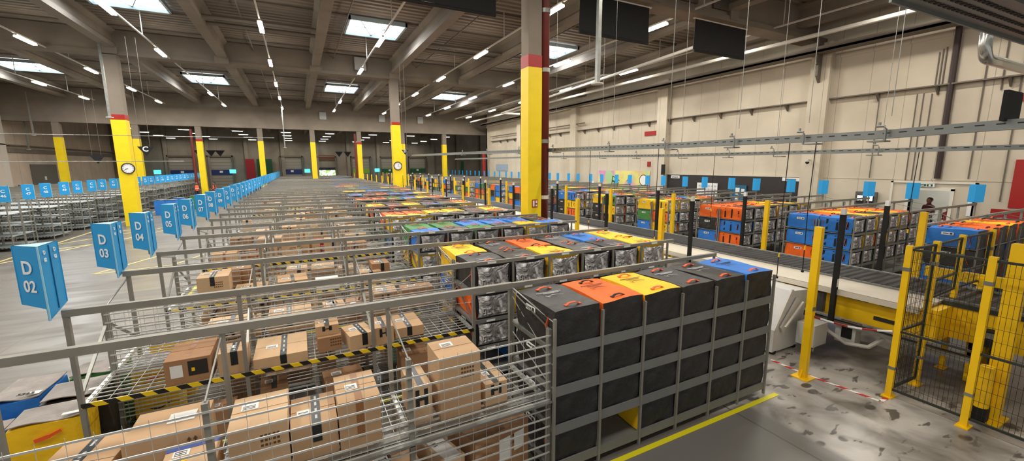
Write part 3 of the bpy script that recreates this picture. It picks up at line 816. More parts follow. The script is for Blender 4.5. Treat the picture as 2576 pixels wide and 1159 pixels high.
# side label on the right hand side for bags turned around
b=MB(); b.box(.293,.300,.25,.45,.25,.31,0); b.box(.300,.303,.39,.43,.265,.30,1).box(.300,.303,.28,.37,.275,.292,1); l_me=b.mesh('side_label',[M_white,M_print])
b=MB(); b.bar((.29,.72,.30),(.31,.70,.2),.03,.006).bar((.31,.70,.2),(.29,.74,.08),.03,.006); h_me=b.mesh('side_handle',M_dorange)
for o in list(COL.objects):
    if o.name.startswith('delivery_bag') and o.parent is None and (o.get('group')=='bags beyond the conveyor' or o.location.y<9) and abs(o.rotation_euler.z-PI)<.05 and ('first column' in o['label'] or 'first from left' in o['label']):
        obj('side_label',l_me,o); obj('side_handle',h_me,o)
cl=['black','orange','yellow','green','blue']
for side,ls in stuff.items():
    b=MB()
    for q in ls:
        _,col,x,y,z,rz=q[:6]; y0,y1=(y,y+BD) if rz==0 else (y-BD,y); mi=cl.index(col)
        b.box(x-.275,x+.275,y0,y1,z,z+BHt-.01,mi)
        b.box(x-.21,x+.21,y0-.012,y0-.002,z+.04,z+.32,5 if rz==0 else 0)
    tag(b.build('delivery_bags',[COLM[c] for c in cl]+[M_plastic]),('distant rows of mixed delivery bags '+('in the middle block of racks' if side=='D' else 'beyond the conveyor')),'bags',kind='stuff')

# ------------------------------------------------------------------ cardboard boxes
BOXN=[0]
def cbox(x,y,z,w,d,h,rz=0,m=None,tape=0,label='',marks=1,rx=0,group='parcels on the wire racks'):
    """x,y = front left bottom corner; origin at the base centre"""
    m=m or M_card
    cx,cy=x+w/2,y+d/2
    t=empty('cardboard_box',(cx,cy,z+.002),rz,label,'box',group)
    if rx: t.rotation_euler=(rx,0,rz)
    b=MB(); b.box(-w/2,w/2,-d/2,d/2,0,h); e=.0015
    b.bar((-w/2,0,h+e),(w/2,0,h+e),.004,.001,1)
    o=b.build('carton',[m,M_ink],t); bv=o.modifiers.new('b','BEVEL'); bv.width=.006; bv.segments=1
    R=random.Random(int(abs(x*131+y*37+z*11)*10))
    if tape==1:      # black tape across the depth and down the front
        tx=R.uniform(-.1,.15)*w
        tp_=MB().box(tx-.035,tx+.035,-d/2-e,d/2+e,h-.001,h+e*2).box(tx-.035,tx+.035,-d/2-2*e,-d/2,h-min(.16,h*.9),h).build('black_tape',M_tape,t)
        b=MB()
        for i in range(4): yy=-d*.35+i*d*.22; b.box(tx-.008,tx+.010,yy,yy+d*.12,h+2*e,h+3*e)
        b.build('tape_lettering',M_greyprint,tp_)
    elif tape==2:    # H shaped tape ends on the front
        b=MB()
        for tx in (-.06,.02): b.box(tx,tx+.035,-d/2-2*e,-d/2,h*.45,h*.92)
        b.box(-.05,.04,-d/2-2.5*e,-d/2,h*.62,h*.7); b.box(-w/2*.0-.03,.03,-d/2,d/2,h,h+2*e)
        b.build('black_tape',M_tape,t)
    elif tape==3:
        MB().box(-.03,.03,-d/2-e,d/2+e,h-.001,h+e).box(-.03,.03,-d/2-2*e,-d/2,h*.2,h).build('brown_tape',M_btape,t)
    if marks and min(w,d)>.15:
        lx=-w/2+w*R.uniform(.12,.25); ly=-d/2+d*R.uniform(.3,.55)
        b=MB().box(lx,lx+min(.13,w*.3),ly,ly+min(.1,d*.25),h,h+3*e,0)
        for i in range(3): b.box(lx+.01,lx+min(.11,w*.25),ly+.012+i*.022,ly+.02+i*.022,h+3*e,h+4*e,1)
        b.build('shipping_label',[M_white,M_print],t)
    if marks>1:
        b=MB()
        for r_ in range(3):
            for i in range(5):
                xx=w*.02+i*.028; b.box(xx,xx+.018,-d/2-2*e,-d/2,h*.75-r_*.04,h*.75-r_*.04+.018)
        if R.random()<.5:
            for i in range(4): b.box(-w*.3+i*.04,-w*.3+i*.04+.025,-d*.1,-d*.1+.12,h,h+e*2)
        b.build('box_print',M_ink,t)
    BOXN[0]+=1
    return t
SH=.91
# D02 rack middle shelf (measured)
t=cbox(-1.46,5.48,SH,.42,.56,.28,0,M_card3,0,'big brown box with a black panel and white label on the D 02 shelf',0)
MB().box(0.0,.18,-.284,-.281,.08,.25).build('dark_panel',M_print,t); MB().box(-.16,-.05,-.284,-.281,.08,.22).build('shipping_label',M_white,t); MB().box(.03,.06,-.286,-.284,.13,.17).build('yellow_sticker',M_yel,t); MB().box(-.03,.02,-.2,.28,.28,.2815).build('brown_tape',M_btape,t)
cbox(-.98,5.5,SH,.29,.30,.26,0,M_card,1,'small taped box right of the big brown box on the D 02 shelf')
cbox(-.64,5.48,SH,.58,.68,.12,0,M_card2,1,'wide flat box with black tape down its middle on the D 02 shelf')
cbox(.06,5.62,SH,.28,.26,.19,.05,M_card3,0,'plain brown box under the H taped box on the D 02 shelf',2)
cbox(.05,5.70,SH+.19,.28,.26,.13,.0,M_card,2,'small box with H tape resting on the plain brown box')
cbox(.40,5.52,SH,.32,.42,.19,.18,M_card2,1,'slightly turned box with black tape in the middle of the D 02 shelf')
cbox(.75,5.5,SH,.25,.45,.24,0,M_card,2,'narrow box with two H tapes on the D 02 shelf')
cbox(1.04,5.6,SH,.40,.58,.14,0,M_card,1,'low box with corner tape, rightmost on the D 02 shelf')
# nearest rack, middle shelf
cbox(-.62,3.48,SH,.40,.50,.42,0,M_card2,0,'large pale box with brown print, left on the nearest wire rack',2)
cbox(-.21,3.50,SH,.35,.48,.30,0,M_card,1,'box with black tape and white note, middle of the nearest wire rack')
cbox(.15,3.48,SH,.34,.50,.43,0,M_card,3,'tall brown box with brown tape in the nearest wire rack')
cbox(1.03,3.5,SH,.41,.40,.62,0,M_card,0,'tallest box with brown print in the nearest wire rack, right bay',2)
cbox(.78,3.56,SH,.19,.46,.36,0,M_card2,2,'narrow upright box left of the tallest box')
cbox(1.50,3.52,SH,.24,.46,.23,0,M_card2,2,'small box right of the tallest box in the nearest wire rack')
t=cbox(-1.31,3.76,SH,.50,.44,.36,0,M_card,0,'wide box with curved arrow and two up arrows, nearest rack left bay',0)
b=MB(); pr=None
for i in range(13):
    q=i/12; p=(-.16+.3*q,-.224,.12-.05*math.sin(q*PI)+.02*q)
    if pr: b.bar(pr,p,.005+.016*math.sin(q*PI),.003,0,(0,1,0))
    pr=p
for x in (.15,.19): b.bar((x,-.224,.22),(x,-.224,.30),.008,.003,0,(0,1,0)); b.prism([(x-.014,.285),(x+.014,.285),(x,.31)],-.226,-.222,'y')
b.build('box_print',M_ink,t); MB().box(-.02,.16,-.05,.1,.362,.366).build('shipping_label',M_white,t)
t=cbox(-1.03,3.40,SH,.34,.32,.27,.04,M_card2,0,'box with a blue printed edge in front of the curved arrow box',1)
MB().box(-.17,.17,.10,.158,.271,.273).build('blue_print',mat('blue_box_print',(70,90,160),.6),t); MB().box(-.08,-.02,-.06,-.02,.271,.274).build('yellow_sticker',M_yel,t)
cbox(-1.80,3.50,SH,.44,.66,.27,-.12,M_card,1,'box with black tape at the left end of the nearest rack, cut by the frame')
# nearest rack, lower shelf
LSH=.15
for (x,y,w,d,h,tp,lab,rz) in [(.35,3.45,.45,.55,.4,1,'taped box on the bottom shelf below the brown taped box',.1),
    (1.25,3.42,.68,.52,.52,0,'large box with two white labels on the bottom shelf at right',.22),(.92,3.36,.22,.6,.42,0,'slim box with an orange sticker on the bottom shelf',.3),(-.5,3.5,.55,.5,.45,1,'broad taped box on the bottom shelf under the pale box',0),(1.55,4.0,.3,.2,.5,3,'small brown box deep on the bottom shelf at right',0)]:
    t=cbox(x,y,LSH,w,d,h,rz,[M_card,M_card2,M_card3][int(w*100)%3],tp,lab,2)
    if 'two white' in lab:
        MB().box(-.05,.09,-d/2-.006,-d/2-.002,.18,.42).box(.14,.27,-d/2-.006,-d/2-.002,.22,.42).build('shipping_label',M_white,t)
    if 'orange' in lab: MB().box(-.08,.08,-.28,.28,h,h+.004).build('white_sheet',M_white,t)
# D02 lower shelf and D03
for (x,y,w,d,h,m,tp,lab) in [(-1.2,5.55,.32,.3,.3,M_card3,0,'dark brown box low under the D 02 shelf'),(.1,5.6,.5,.4,.32,M_card3,0,'long dark box leaning under the D 02 shelf'),(-.62,5.6,.3,.35,.42,M_card3,2,'brown box under the wide flat box'),(1.1,5.55,.4,.4,.5,M_card3,0,'shaded box low under the right end of the D 02 shelf')]:
    cbox(x,y,LSH,w,d,h,rnd.uniform(-.1,.1),m,tp,lab)
# rows further back: random parcels seen on the middle and lower shelves
def fill(xa,xb,y0,y1,z,n,R,code,shelf,dens=.8,maxh=.5):
    x=xa+.05; i=0
    while x<xb-.25 and i<9:
        if R.random()>dens: x+=R.uniform(.2,.5); continue
        w=R.uniform(.24,.58); d=R.uniform(.25,.6); h=R.uniform(.12,maxh)
        if x+w>xb: break
        m=R.choice([M_card,M_card2,M_card3,M_card]); 
        nm={M_card:'tan',M_card2:'pale',M_card3:'dark brown'}[m]
        lab='%s cardboard box, %s from left, %s shelf of the %s rack'%(nm,ORD[i],shelf,code)
        if BOXN[0]<290:
            cbox(x,y0+R.uniform(.03,max(.04,(y1-y0)-d-.03)),z,w,d,h,R.uniform(-.06,.06),m,R.choice([0,1,2,1,3]),lab,1 if R.random()<.6 else 2)
        else: FAR.append((x,y0+.1,z,w,d,h,[M_card,M_card2,M_card3].index(m)))
        i+=1; x+=w+R.uniform(.02,.2)
FAR=[]
for k in range(NP):
    for half in (0,1):
        if (k==0 and half==0) or k==15: continue
        n=2+2*k+half; y=front_y(k) if half==0 else back_y(k); R=random.Random(n*3+1)
        y0,y1=(y+.02,y+.84) if half==0 else (y-.84,y-.02)
        code=signname('D',n)
        x0=DX0 if n>5 else DX0+.25
        if n==3: x0=DX0+.95
        fill(x0+.1,DXM-.1,y0,y1,SH,n,R,code,'middle',.68 if k<4 else .42)
        if k<7: fill(x0+.1,DXM-.1,y0,y1,LSH,n,R,code,'bottom',.75,.55)
if FAR:
    b=MB()
    for x,y,z,w,d,h,mi in FAR: b.box(x,x+w,y,y+d,z,z+h,mi)
    tag(b.build('far_parcels',[M_card,M_card2,M_card3]),'distant tan parcels scattered over the far wire racks','boxes',kind='stuff')
# big curved-logo box on D03 left, and coloured parcels
t=cbox(-1.25,6.42,SH,.55,.5,.26,0,M_card2,2,'wide pale box with a curved arrow, left on the D 03 shelf')
b=MB(); pr=None
for i in range(11):
    q=i/10; p=(-.16+.32*q,-.255,.13-.05*math.sin(q*PI))
    if pr: b.bar(pr,p,.006+.014*math.sin(q*PI),.003,0,(0,1,0))
    pr=p
b.build('curved_arrow',M_ink,t)
t=cbox(.15,8.6,SH,.42,.42,.16,0,M_card2,0,'white printed box on top of a tan box near the D 04 sign',0); t.children[0].data.materials[0]=M_white
cbox(.98,8.62,SH,.4,.4,.24,0,M_card,1,'tan box with black tape beside the green crate at D 04')
t=cbox(1.15,6.45,LSH,.4,.4,.5,0,M_card2,0,'mint green gift box low in the D 03 rack',0); t.children[0].data.materials[0]=mat('mint_card',(120,206,176),.6)
t=cbox(.2,13.35-.8,SH,.3,.3,.35,0,M_card2,0,'bright red box in the D 07 rack',0); t.children[0].data.materials[0]=mat('bright_red_card',(206,36,40),.6)

# ------------------------------------------------------------------ floor bins with mesh lids at the rack ends
def tote(x,y,w,d,h,m,label,rz=0,z=0,handle=True,code=False,tilt=0):
    t=empty('soft_tote',(x,y,z),rz,label,'tote','lidded totes at the rack ends')
    b=soft_box(w,d,h,int(abs(x)*50)); me=b.mesh('fabric_body',[m,m,m,m])
    for p in me.polygons: p.use_smooth=True
    o=obj('fabric_body',me,t,(0,-d/2,0))
    l=MB(); N=6; vs=[]
    for j in range(N+1):
        for i in range(N+1): vs.append(((i/N-.5)*w*.96,(j/N-.5)*d*.96,h+.012+.018*math.sin(i*1.1)*math.sin(j*.9+1)))
    l.add(vs,[(j*(N+1)+i,j*(N+1)+i+1,(j+1)*(N+1)+i+1,(j+1)*(N+1)+i) for j in range(N) for i in range(N)]); o=l.build('mesh_lid',M_lid,t); sm=o.modifiers.new('s','SOLIDIFY'); sm.thickness=.01; sm.offset=1
    o=MB().box(w*.2,w*.45,-d*.42,-d*.3,h+.03,h+.036).build('white_tag',M_white,t)
    if handle: MB().bar((-w*.15,-d/2-.02,h*.8),(w*.05,-d/2-.035,h*.84),.006,.04).bar((w*.05,-d/2-.035,h*.84),(w*.2,-d/2-.02,h*.88),.006,.03).build('carry_handle',M_dorange,t)
    if m is M_yel:
        b=MB(); pr=None
        for i in range(9):
            q=i/8; p=(-.1+.25*q,-d/2-.018,h*.35-.05*math.sin(q*PI)+.04*q)
            if pr: b.bar(pr,p,.004+.012*math.sin(q*PI),.003,0,(0,1,0))
            pr=p
        b.build('curved_arrow',M_print,t)
    if code: text('lettering','3263',.07,M_print,t,(w*.2,-d*.40,h+.045),(1,0,0),(0,1,0))
    return t
tote(-2.44,5.67,.56,.40,.78,M_yel,'yellow tote with grey mesh lid in the lower left corner',.06)
tote(-2.40,6.18,.54,.46,.79,M_black,'black tote with grey lid behind the yellow corner tote',.08)
tote(-2.92,6.42,.44,.62,.80,M_blue,'blue tote with grey lid and number tag, left corner',-.02,code=True,handle=False)
tote(-2.38,6.72,.5,.42,.80,M_green,'tote with pale grey lid, farthest of the left corner group',.05,handle=False)
tote(-3.05,5.72,.42,.5,.66,M_blue,'low dark blue tote cut by the left picture edge',.0,handle=False)
tote(-1.82,6.62,.46,.40,.80,M_yel,'yellow tote with grey lid inside the D 03 rack end',.03)
tote(-1.80,7.30,.46,.40,.84,M_yel,'yellow tote with grey lid just behind the D 03 rail',.03)
tote(-1.55,11.0,.5,.5,.95,M_orange,'orange red tote with white lid near the D 05 sign',0)
tote(-1.5,14.0,.5,.5,.95,M_blue,'dark blue tote with white lid near the D 07 sign',0)
for i,(x,y,m,lab) in enumerate([(-8.6,36.5,M_blue,'blue tote in the left aisle, nearest of the stacked group'),(-8.0,38.5,M_blue,'blue tote in the left aisle, farther one'),(-7.3,40.0,M_green,'green tote in the left drive aisle'),(-6.6,42.0,M_orange,'orange crate behind the D 07 sign'),(-8.0,36.5,M_blue,'blue tote in the left aisle, right of the nearest')]):
    tote(x,y,.6,.6,1.0,m,lab,handle=False)

# ------------------------------------------------------------------ conveyor
t=empty('belt_conveyor',(0,0,0),0,'long dark belt conveyor with cream side panel between the bag racks','conveyor')
b=MB(); b.box(8.95,9.98,-1.0,76,1.14,1.19)
y=-1.0
while y<26: b.prism([(y,1.19),(y+.035,1.215),(y+.075,1.19)],8.96,9.96,'x'); y+=.1515
b.build('belt',M_belt,t)
b=MB(); b.box(8.08,8.93,2.48,76,1.13,1.17); b.box(8.93,8.97,-1,76,1.0,1.2,1).box(9.98,10.05,-1,76,1.0,1.22,1); b.box(8.07,8.10,2.48,76,1.08,1.17,0)
b.build('side_panel',[M_cream,M_strip],t)
b=MB(); b.box(8.35,9.9,2.35,4.6,.62,1.12).box(8.33,8.36,2.75,3.05,1.0,1.08,1).box(8.33,8.36,3.2,3.5,1.0,1.08,1).box(8.33,8.36,2.8,3.1,.74,.8,1)
b.build('yellow_beam',[M_post,M_print],t)
b=MB(); b.box(8.9,9.98,4.6,76,.9,1.13).box(8.2,8.3,1.9,5.0,.52,.58,0); 
for y in range(6,76,4): b.box(8.95,9.05,y,y+.1,0,.9).box(9.85,9.95,y,y+.1,0,.9)
b.build('under_frame',M_steel,t)
b=MB(); b.box(8.86,9.95,-.6,2.45,.62,1.13).box(8.82,8.90,-.6,2.45,1.12,1.19,1)
for y in (.4,2.0): b.prism([(8.88,.62),(9.3,.62),(9.03,.3),(8.88,.3)],y,y+.12,'y'); b.box(8.88,9.03,y,y+.12,0,.62); b.box(9.6,9.75,y,y+.12,0,.72)
b.box(9.1,9.5,1.85,1.95,.1,.6,1)
b.build('yellow_drive_frame',[M_post,M_gframe],t)
b=MB(); b.box(8.70,8.86,1.75,1.95,.66,.9,0).box(8.68,8.71,1.78,1.92,.8,.88,1); b.build('drive_motor',[M_dark,M_steel],t)
b=MB(); b.tube([(8.3,3.9,.6),(8.25,3.7,.35),(8.25,3.4,.22),(8.3,3.1,.26),(8.4,2.95,.45)],.035,8); b.build('hose',M_tube,t)
b=MB()
for i in range(6): b.tube([(8.25+.03*i,1.9,.60-.02*i),(8.25+.03*i,4.4,.58-.02*i)],.012,6)
b.build('cable_bundle',M_dark,t)
b=MB(); b.box(8.3,8.5,3.3,3.6,.2,.55,0).box(8.28,8.3,3.35,3.5,.3,.5,1); b.build('junction_box',[M_chute,M_dark],t)
b=MB(); b.tube([(8.35,3.95,.65),(8.35,3.95,1.0)],.13,12); b.build('motor_drum',mat('grey_motor',(92,98,104),.5),t)
b=MB()
for j in range(10): b.box(8.4,9.6,-.6+.28*j,-.52+.28*j,.98,1.0)
# yellow cross guards above the belt in the cage
b=MB(); b.box(10.05,10.15,1.2,3.1,1.28,1.45).box(10.02,10.1,2.3,2.42,0,1.4).box(10.02,10.1,1.3,1.42,0,1.4); b.build('yellow_guard',M_post,t)
# chutes at the end of the rack blocks
def chute(x,y,label,full=True):
    t=empty('parcel_chute',(x,y,0),0,label,'chute','white chutes beside the conveyor')
    b=MB(); b.prism([(0,.45),(0,.05),(.75,.05),(.95,1.06),(.42,1.1)],0,.85,'y'); o=b.build('chute_body',M_chute,t)
    b=MB(); b.prism([(-.02,.46),(.05,.46),(.46,1.12),(.40,1.14)],-.02,.0,'y').prism([(-.02,.46),(.05,.46),(.46,1.12),(.40,1.14)],.85,.87,'y'); b.build('edge_strip',M_tube,t)
    if full:
        b=MB(); b.prism([(.12,.50),(.2,.38),(.62,.92),(.55,.98)],-.05,-.02,'y'); b.bar((.62,-.1,.9),(.15,-.1,.52),.03,.03); b.build('hinged_flap',M_tube,t)
        b=MB(); b.box(.42,.82,-.42,-.14,.22,.60).box(.45,.8,-.425,-.42,.25,.57,0); b.build('control_cabinet',mat('light_grey_cabinet',(190,190,186),.4),t)
        b=MB(); b.tube([(.8,-.25,.22),(.85,-.25,.1),(.75,-.25,.02)],.03,8); b.build('conduit',M_tube,t)
        b=MB(); b.box(.05,.12,-.0,.08,0,.06).box(.65,.72,0,.08,0,.06).box(.05,.12,.75,.82,0,.06).box(.65,.72,.75,.82,0,.06); b.build('foot',M_dark,t)
    return t
chute(7.12,3.98,'white parcel chute with grey cabinet beside the nearest bag rack')
for k,y in enumerate((6.95,10.05,13.1)):
    chute(7.0,y,'white parcel chute at the rack end near the %s sign'%signname('D',(3,5,7)[k]),k==0)

# yellow and black aisle posts either side of the belt
def ypost(x,y,h,label,plate=True):
    t=empty('yellow_post',(x,y,0),0,label,'post','yellow posts along the conveyor')
    b=MB(); b.box(-.04,.04,-.05,.05,.0,h); b.build('post_tube',M_post,t)
    if plate:
        b=MB(); b.box(-.12,.12,-.12,.12,0,.015); 
        for a in (-1,1): b.prism([(a*.04,.015),(a*.10,.015),(a*.04,.14)] if a>0 else [(-.10,.015),(-.04,.015),(-.04,.14)],-.01,.01,'y')
        b.build('base_plate',M_post,t)
        MB().box(-.045,.045,-.055,-.05,.0+1.1,1.16).build('clip',M_steel,t)
for i in range(20):
    y=3.3+3.0*i
    ypost(6.8,y,2.38,'yellow steel post on the near side of the conveyor, %s from camera'%ORD[i],i==0)
    ypost(10.62,y+.1,2.38,'yellow steel post on the far side of the conveyor, %s from camera'%ORD[i],False)
def bpost(x,y,z0,h,label):
    t=empty('black_sensor_post',(x,y,z0),0,label,'post','black sensor posts along the conveyor')
    MB().box(-.035,.035,-.035,.035,0,h-z0-.1).build('post_tube',M_dark,t); MB().box(-.032,.032,-.032,.032,h-z0-.1,h-z0).build('white_cap',M_white,t)
    MB().box(-.025,.025,-.042,-.036,.62,.76).build('white_tag',M_white,t)
for i in range(14):
    y=3.58+3.0*i
    bpost(8.06,y,.60 if i==0 else .0,2.56,'black post with white cap on the near side of the belt, %s from camera'%ORD[i])
    bpost(10.5,y+.35,0.,2.56,'black post with white cap on the far side of the belt, %s from camera'%ORD[i])

# ------------------------------------------------------------------ safety cage
def cage_panel(b,p,q,z0,z1,m0=0,m1=1):
    P=Vector((*p,0));Q=Vector((*q,0)); L=(Q-P).length; d=(Q-P).normalized()
    for z in (z0,z1,(z0+z1)/2-.15): b.bar(P+Vector((0,0,z)),Q+Vector((0,0,z)),.028,.028,m0)
    b.bar(P+d*.02+Vector((0,0,z0)),P+d*.02+Vector((0,0,z1)),.035,.03,m0); b.bar(Q-d*.02+Vector((0,0,z0)),Q-d*.02+Vector((0,0,z1)),.035,.03,m0)
    n=int(L/.045)
    for i in range(1,n): b.bar(P+d*(i*L/n)+Vector((0,0,z0)),P+d*(i*L/n)+Vector((0,0,z1)),.0035,None,m1)
    z=z0+.1
    while z<z1: b.bar(P+Vector((0,0,z)),Q+Vector((0,0,z)),.0035,None,m1); z+=.16
t=empty('safety_cage',(7.3,2.4,0),0,'yellow posts and black mesh safety cage around the conveyor drive','cage')
def L(x,y): return (x-7.3,y-2.4)
cps=[(7.31,2.43),(7.29,1.66),(8.08,2.40),(9.15,2.44),(10.35,2.42),(7.27,.75)]
for (x,y) in cps:
    a,c=L(x,y); b=MB(); b.box(a-.035,a+.035,c-.035,c+.035,0,2.2).box(a-.09,a+.09,c-.06,c+.06,0,.015); b.box(a-.04,a+.04,c-.04,c+.04,.42,.46,1).box(a-.04,a+.04,c-.04,c+.04,1.85,1.9,1); b.build('post',[M_post,M_steel],t)
for p,q in ((cps[0],cps[2]),(cps[0],cps[1]),(cps[1],cps[5])):
    b=MB(); z0=.12; cage_panel(b,L(*p),L(*q),z0,2.15); b.build('mesh_panel',[M_gframe,M_cage],t)
b=MB(); cage_panel(b,L(9.2,2.44),L(10.3,2.42),1.35,2.15); b.build('mesh_panel',[M_gframe,M_cage],t)
b=MB(); cage_panel(b,L(8.1,2.40),L(9.15,2.44),1.35,2.15); b.build('mesh_panel',[M_gframe,M_cage],t)
t=empty('steel_support_column',(7.8,1.56,0),0,'thick yellow machine column inside the safety cage','column')
MB().box(-.07,.07,-.08,.08,0,2.32).build('column_tube',M_post,t); MB().box(-.2,.2,-.12,.12,0,.02).box(-.04,.04,-.085,-.081,1.75,1.95,1).build('foot_plate',[M_post,M_white],t)
tag(MB().tube([(7.62,1.62,0.02),(7.62,1.62,.75)],.07,12).box(7.55,7.69,1.55,1.69,0,.2,1).build('bollard',[M_post,M_dark]),'short yellow cylinder beside the thick machine column','bollard')
# barrier chain
b=MB(); pr=None; m=0
for i in range(31):
    q=i/30; p=(6.8+.5*q,3.3-.85*q,1.02-.06*math.sin(q*PI)-.05*q)
    if pr: b.bar(pr,p,.022,.02,(i//5)%2)
    pr=p
tag(b.build('barrier_chain',[M_red,M_white]),'red and white plastic chain between the yellow post and the cage','chain')

# ------------------------------------------------------------------ floor markings
def fl(pts,w,z=.004): 
    b=MB()
    for p,q in zip(pts,pts[1:]): b.bar((p[0],p[1],z),(q[0],q[1],z),w,.004)
    return b
tag(fl([(1.0,3.20),(5.95,3.20)],.07).build('floor_tape',M_brtape),'bright yellow floor tape in front of the nearest bag rack','floor tape')
tag(fl([(6.94,3.88),(6.93,3.3),(7.04,2.41),(7.33,2.42)],.05).build('floor_tape',M_rw),'red and white floor tape beside the chute and cage','floor tape')
for (p,lab) in [([(-9.6,15),(-9.6,60)],'pale floor line along the racks on the left'),([(-9.5,24.5),(-6.7,28.6)],'pale diagonal floor line in the drive aisle'),([(-9.6,22.6),(-7.6,24.2),(-6.3,27.5)],'bent pale floor line near the left picture edge'),([(-9.6,20.0),(-8.0,24.0)],'pale floor line at the left picture edge'),([(-9,28.2),(-6.8,28.2)],'short crosswise floor line in the drive aisle'),([(-5.9,17.0),(-4.6,20.0)],'pale floor line behind the D 03 sign'),([(-5.9,17.0),(-4.0,17.4),(-3.4,19)],'pale floor line corner behind the D 04 sign'),([(-9,35),(-6.5,37)],'far pale diagonal floor line')]:
    tag(fl(p,.09).build('floor_line',M_ptape),lab,'floor line')
tag(fl([(-2.0,9.5),(-2.0,10.1)],.06,.9).build('yellow_strip',M_brtape),'short yellow strip on the rack end behind the D 03 sign','strip')

# ------------------------------------------------------------------ overhead cable trays with hooks
def tray(poly,label,cat,hooks,scale=1.0):
    t=empty('cable_tray',(poly[0][0],poly[0][1],poly[0][2]),0,label,cat)
    o=Vector(poly[0]); b=MB(); s=MB()
    for p,q in zip(poly,poly[1:]):
        p=Vector(p)-o;q=Vector(q)-o
        b.bar(p,q,.05*scale,.12*scale); b.bar(p+Vector((-.045*scale,0,-.055*scale)),q+Vector((-.045*scale,0,-.055*scale)),.09*scale,.012)
        n=int((q-p).length/.16)
        if p.y+o.y<16:
            for i in range(n):
                a=p+(q-p)*((i+.3)/n); c=p+(q-p)*((i+.75)/n); a=a+Vector((-.027*scale,0,.015)); c=c+Vector((-.027*scale,0,.015)); b.bar(a,c,.004,.014,1)
    b.build('tray_channel',[M_tray,M_print],t)
    for i,(y,z) in enumerate(hooks):
        x=poly[0][0]; g=1 if i%2 else -1
        b=MB(); x0=-.05; zz=z-o.z
        b.tube([(x0-.04,y-o.y,zz-.09),(x0-.04,y-o.y,zz+.07),(x0-.01,y-o.y+.03,zz+.11),(x0+.0,y-o.y+.12,zz+.115)],.018*scale,6)
        b.box(x0-.05,x0+.14,y-o.y-.2*g if g>0 else y-o.y,y-o.y if g>0 else y-o.y+.2,zz-.1,zz-.08)
        b.bar((x0+.02,y-o.y+.1,zz+.11),(x0+.02,y-o.y+.1,zz+.17),.025)
        b.build('hook',M_tray,t)
        if i%3==0 or o.y>3: pass
    return t
A=[(7.35,.9,3.75),(7.35,1.88,3.735),(7.35,2.95,3.70),(7.35,6.75,3.71),(7.35,11.5,3.77),(7.35,19.4,3.88),(7.35,30,4.0)]
tray(A,'nearer perforated cable tray crossing above the conveyor','cable tray',[(2.85,3.70),(3.9,3.70),(5.1,3.70),(6.75,3.71),(8.6,3.73),(11.3,3.77),(13.6,3.8),(16.5,3.84),(19.5,3.88)])
B=[(10.6,1.6,3.56),(10.6,2.4,3.56),(10.6,9.3,3.575),(10.6,17.0,3.68),(10.6,30,3.75)]
tray(B,'farther thinner cable tray crossing above the racks','cable tray',[(4.2,3.56),(6.3,3.57),(7.5,3.57),(9.2,3.575),(11,3.6),(13,3.63),(15.5,3.66)],.7)
# suspension wires
for i,(x,y,z1) in enumerate([(7.37,2.85,10.3),(7.37,3.9,10.3),(7.37,5.1,10.3),(7.37,6.75,10.3),(7.37,8.6,10.3),(7.37,11.3,10.3),(10.6,4.2,10.3),(10.6,6.3,10.3),(10.6,9.2,10.3),(10.6,13,10.3)]):
    w='nearer' if x<8 else 'farther'; k=i if x<8 else i-6
    tag(MB().bar((x,y,3.95 if x<8 else 3.75),(x,y,z1),.007).build('suspension_wire',M_steel),'thin suspension wire holding the %s tray, %s from camera'%(w,ORD[k]),'wire')
# pull cords hanging down
for i,(x,y,z0,z1) in enumerate([(7.35,3.75,1.55,3.7),(7.35,4.15,1.35,3.7),(7.35,7.0,1.2,3.7),(10.6,3.6,1.6,3.55),(7.35,9.5,1.3,3.72),(10.6,8.0,1.6,3.55)]):
    t=empty('pull_cord',(x,y,0),0,'thin dark pull cord hanging from the cable trays, %s from camera'%ORD[i],'cord')
    MB().tube([(0,0,z1),(.02,.03,(z0+z1)/2),(0,0,z0)],.007,5).build('cord',M_dark,t); MB().tube([(0,0,z0-.03),(0,0,z0)],.022,8).build('knob',M_dark,t)
    MB().tube([(0,0,z0+.35),(0,0,z0+.42)],.014,6).build('cord_grip',M_post,t)
# black screen on the tray at the right edge
t=empty('display_screen',(7.22,1.86,3.78),0,'black screen seen from behind at the right edge on the tray','screen')
MB().box(0,.5,-.10,-.06,0,.34).build('screen_back',M_dark,t); MB().box(.38,.5,-.06,.0,.05,.22).build('bracket',M_gframe,t)
# perforated platform overhead at top right
t=empty('overhead_grating',(5.7,2.34,5.0),-.03,'perforated steel grating overhead at the top right corner','grating')
b=MB(); px=[0.0]
b.box(0,7,-.005,.02,-.02,.12); b.box(0,7,-2.6,-.0,.02,.03)
for j in range(4): b.box(0,7,-.62*j-.62,-.62*j-.58,-.06,.02)
for j in range(3):
    for i in range(64):
        b.box(.05+i*.11+(.05 if j%2 else 0),.12+i*.11+(.05 if j%2 else 0),-.16-j*.12,-.115-j*.12,.010,.0195,1)
for j in range(7):
    for i in range(14): b.box(.1+i*.5,.5+i*.5,-.72-j*.16,-.69-j*.16,.010,.0195,1)
b.build('grating_plate',[M_tray,M_print],t)
t=empty('metal_duct',(8.98,2.5,5.0),0,'shiny silver U shaped duct elbow under the grating','duct')
pts=[(0,0,.45),(0,0,0)]+[(.19-.19*math.cos(a),0,-.19*math.sin(a)) for a in [i*PI/2/6 for i in range(1,7)]]+[(1.9,0,-.17)]
MB().tube(pts,.075,16).build('duct_shell',mat('bright_duct_metal',(200,202,200),.22,.9),t,smooth=True)

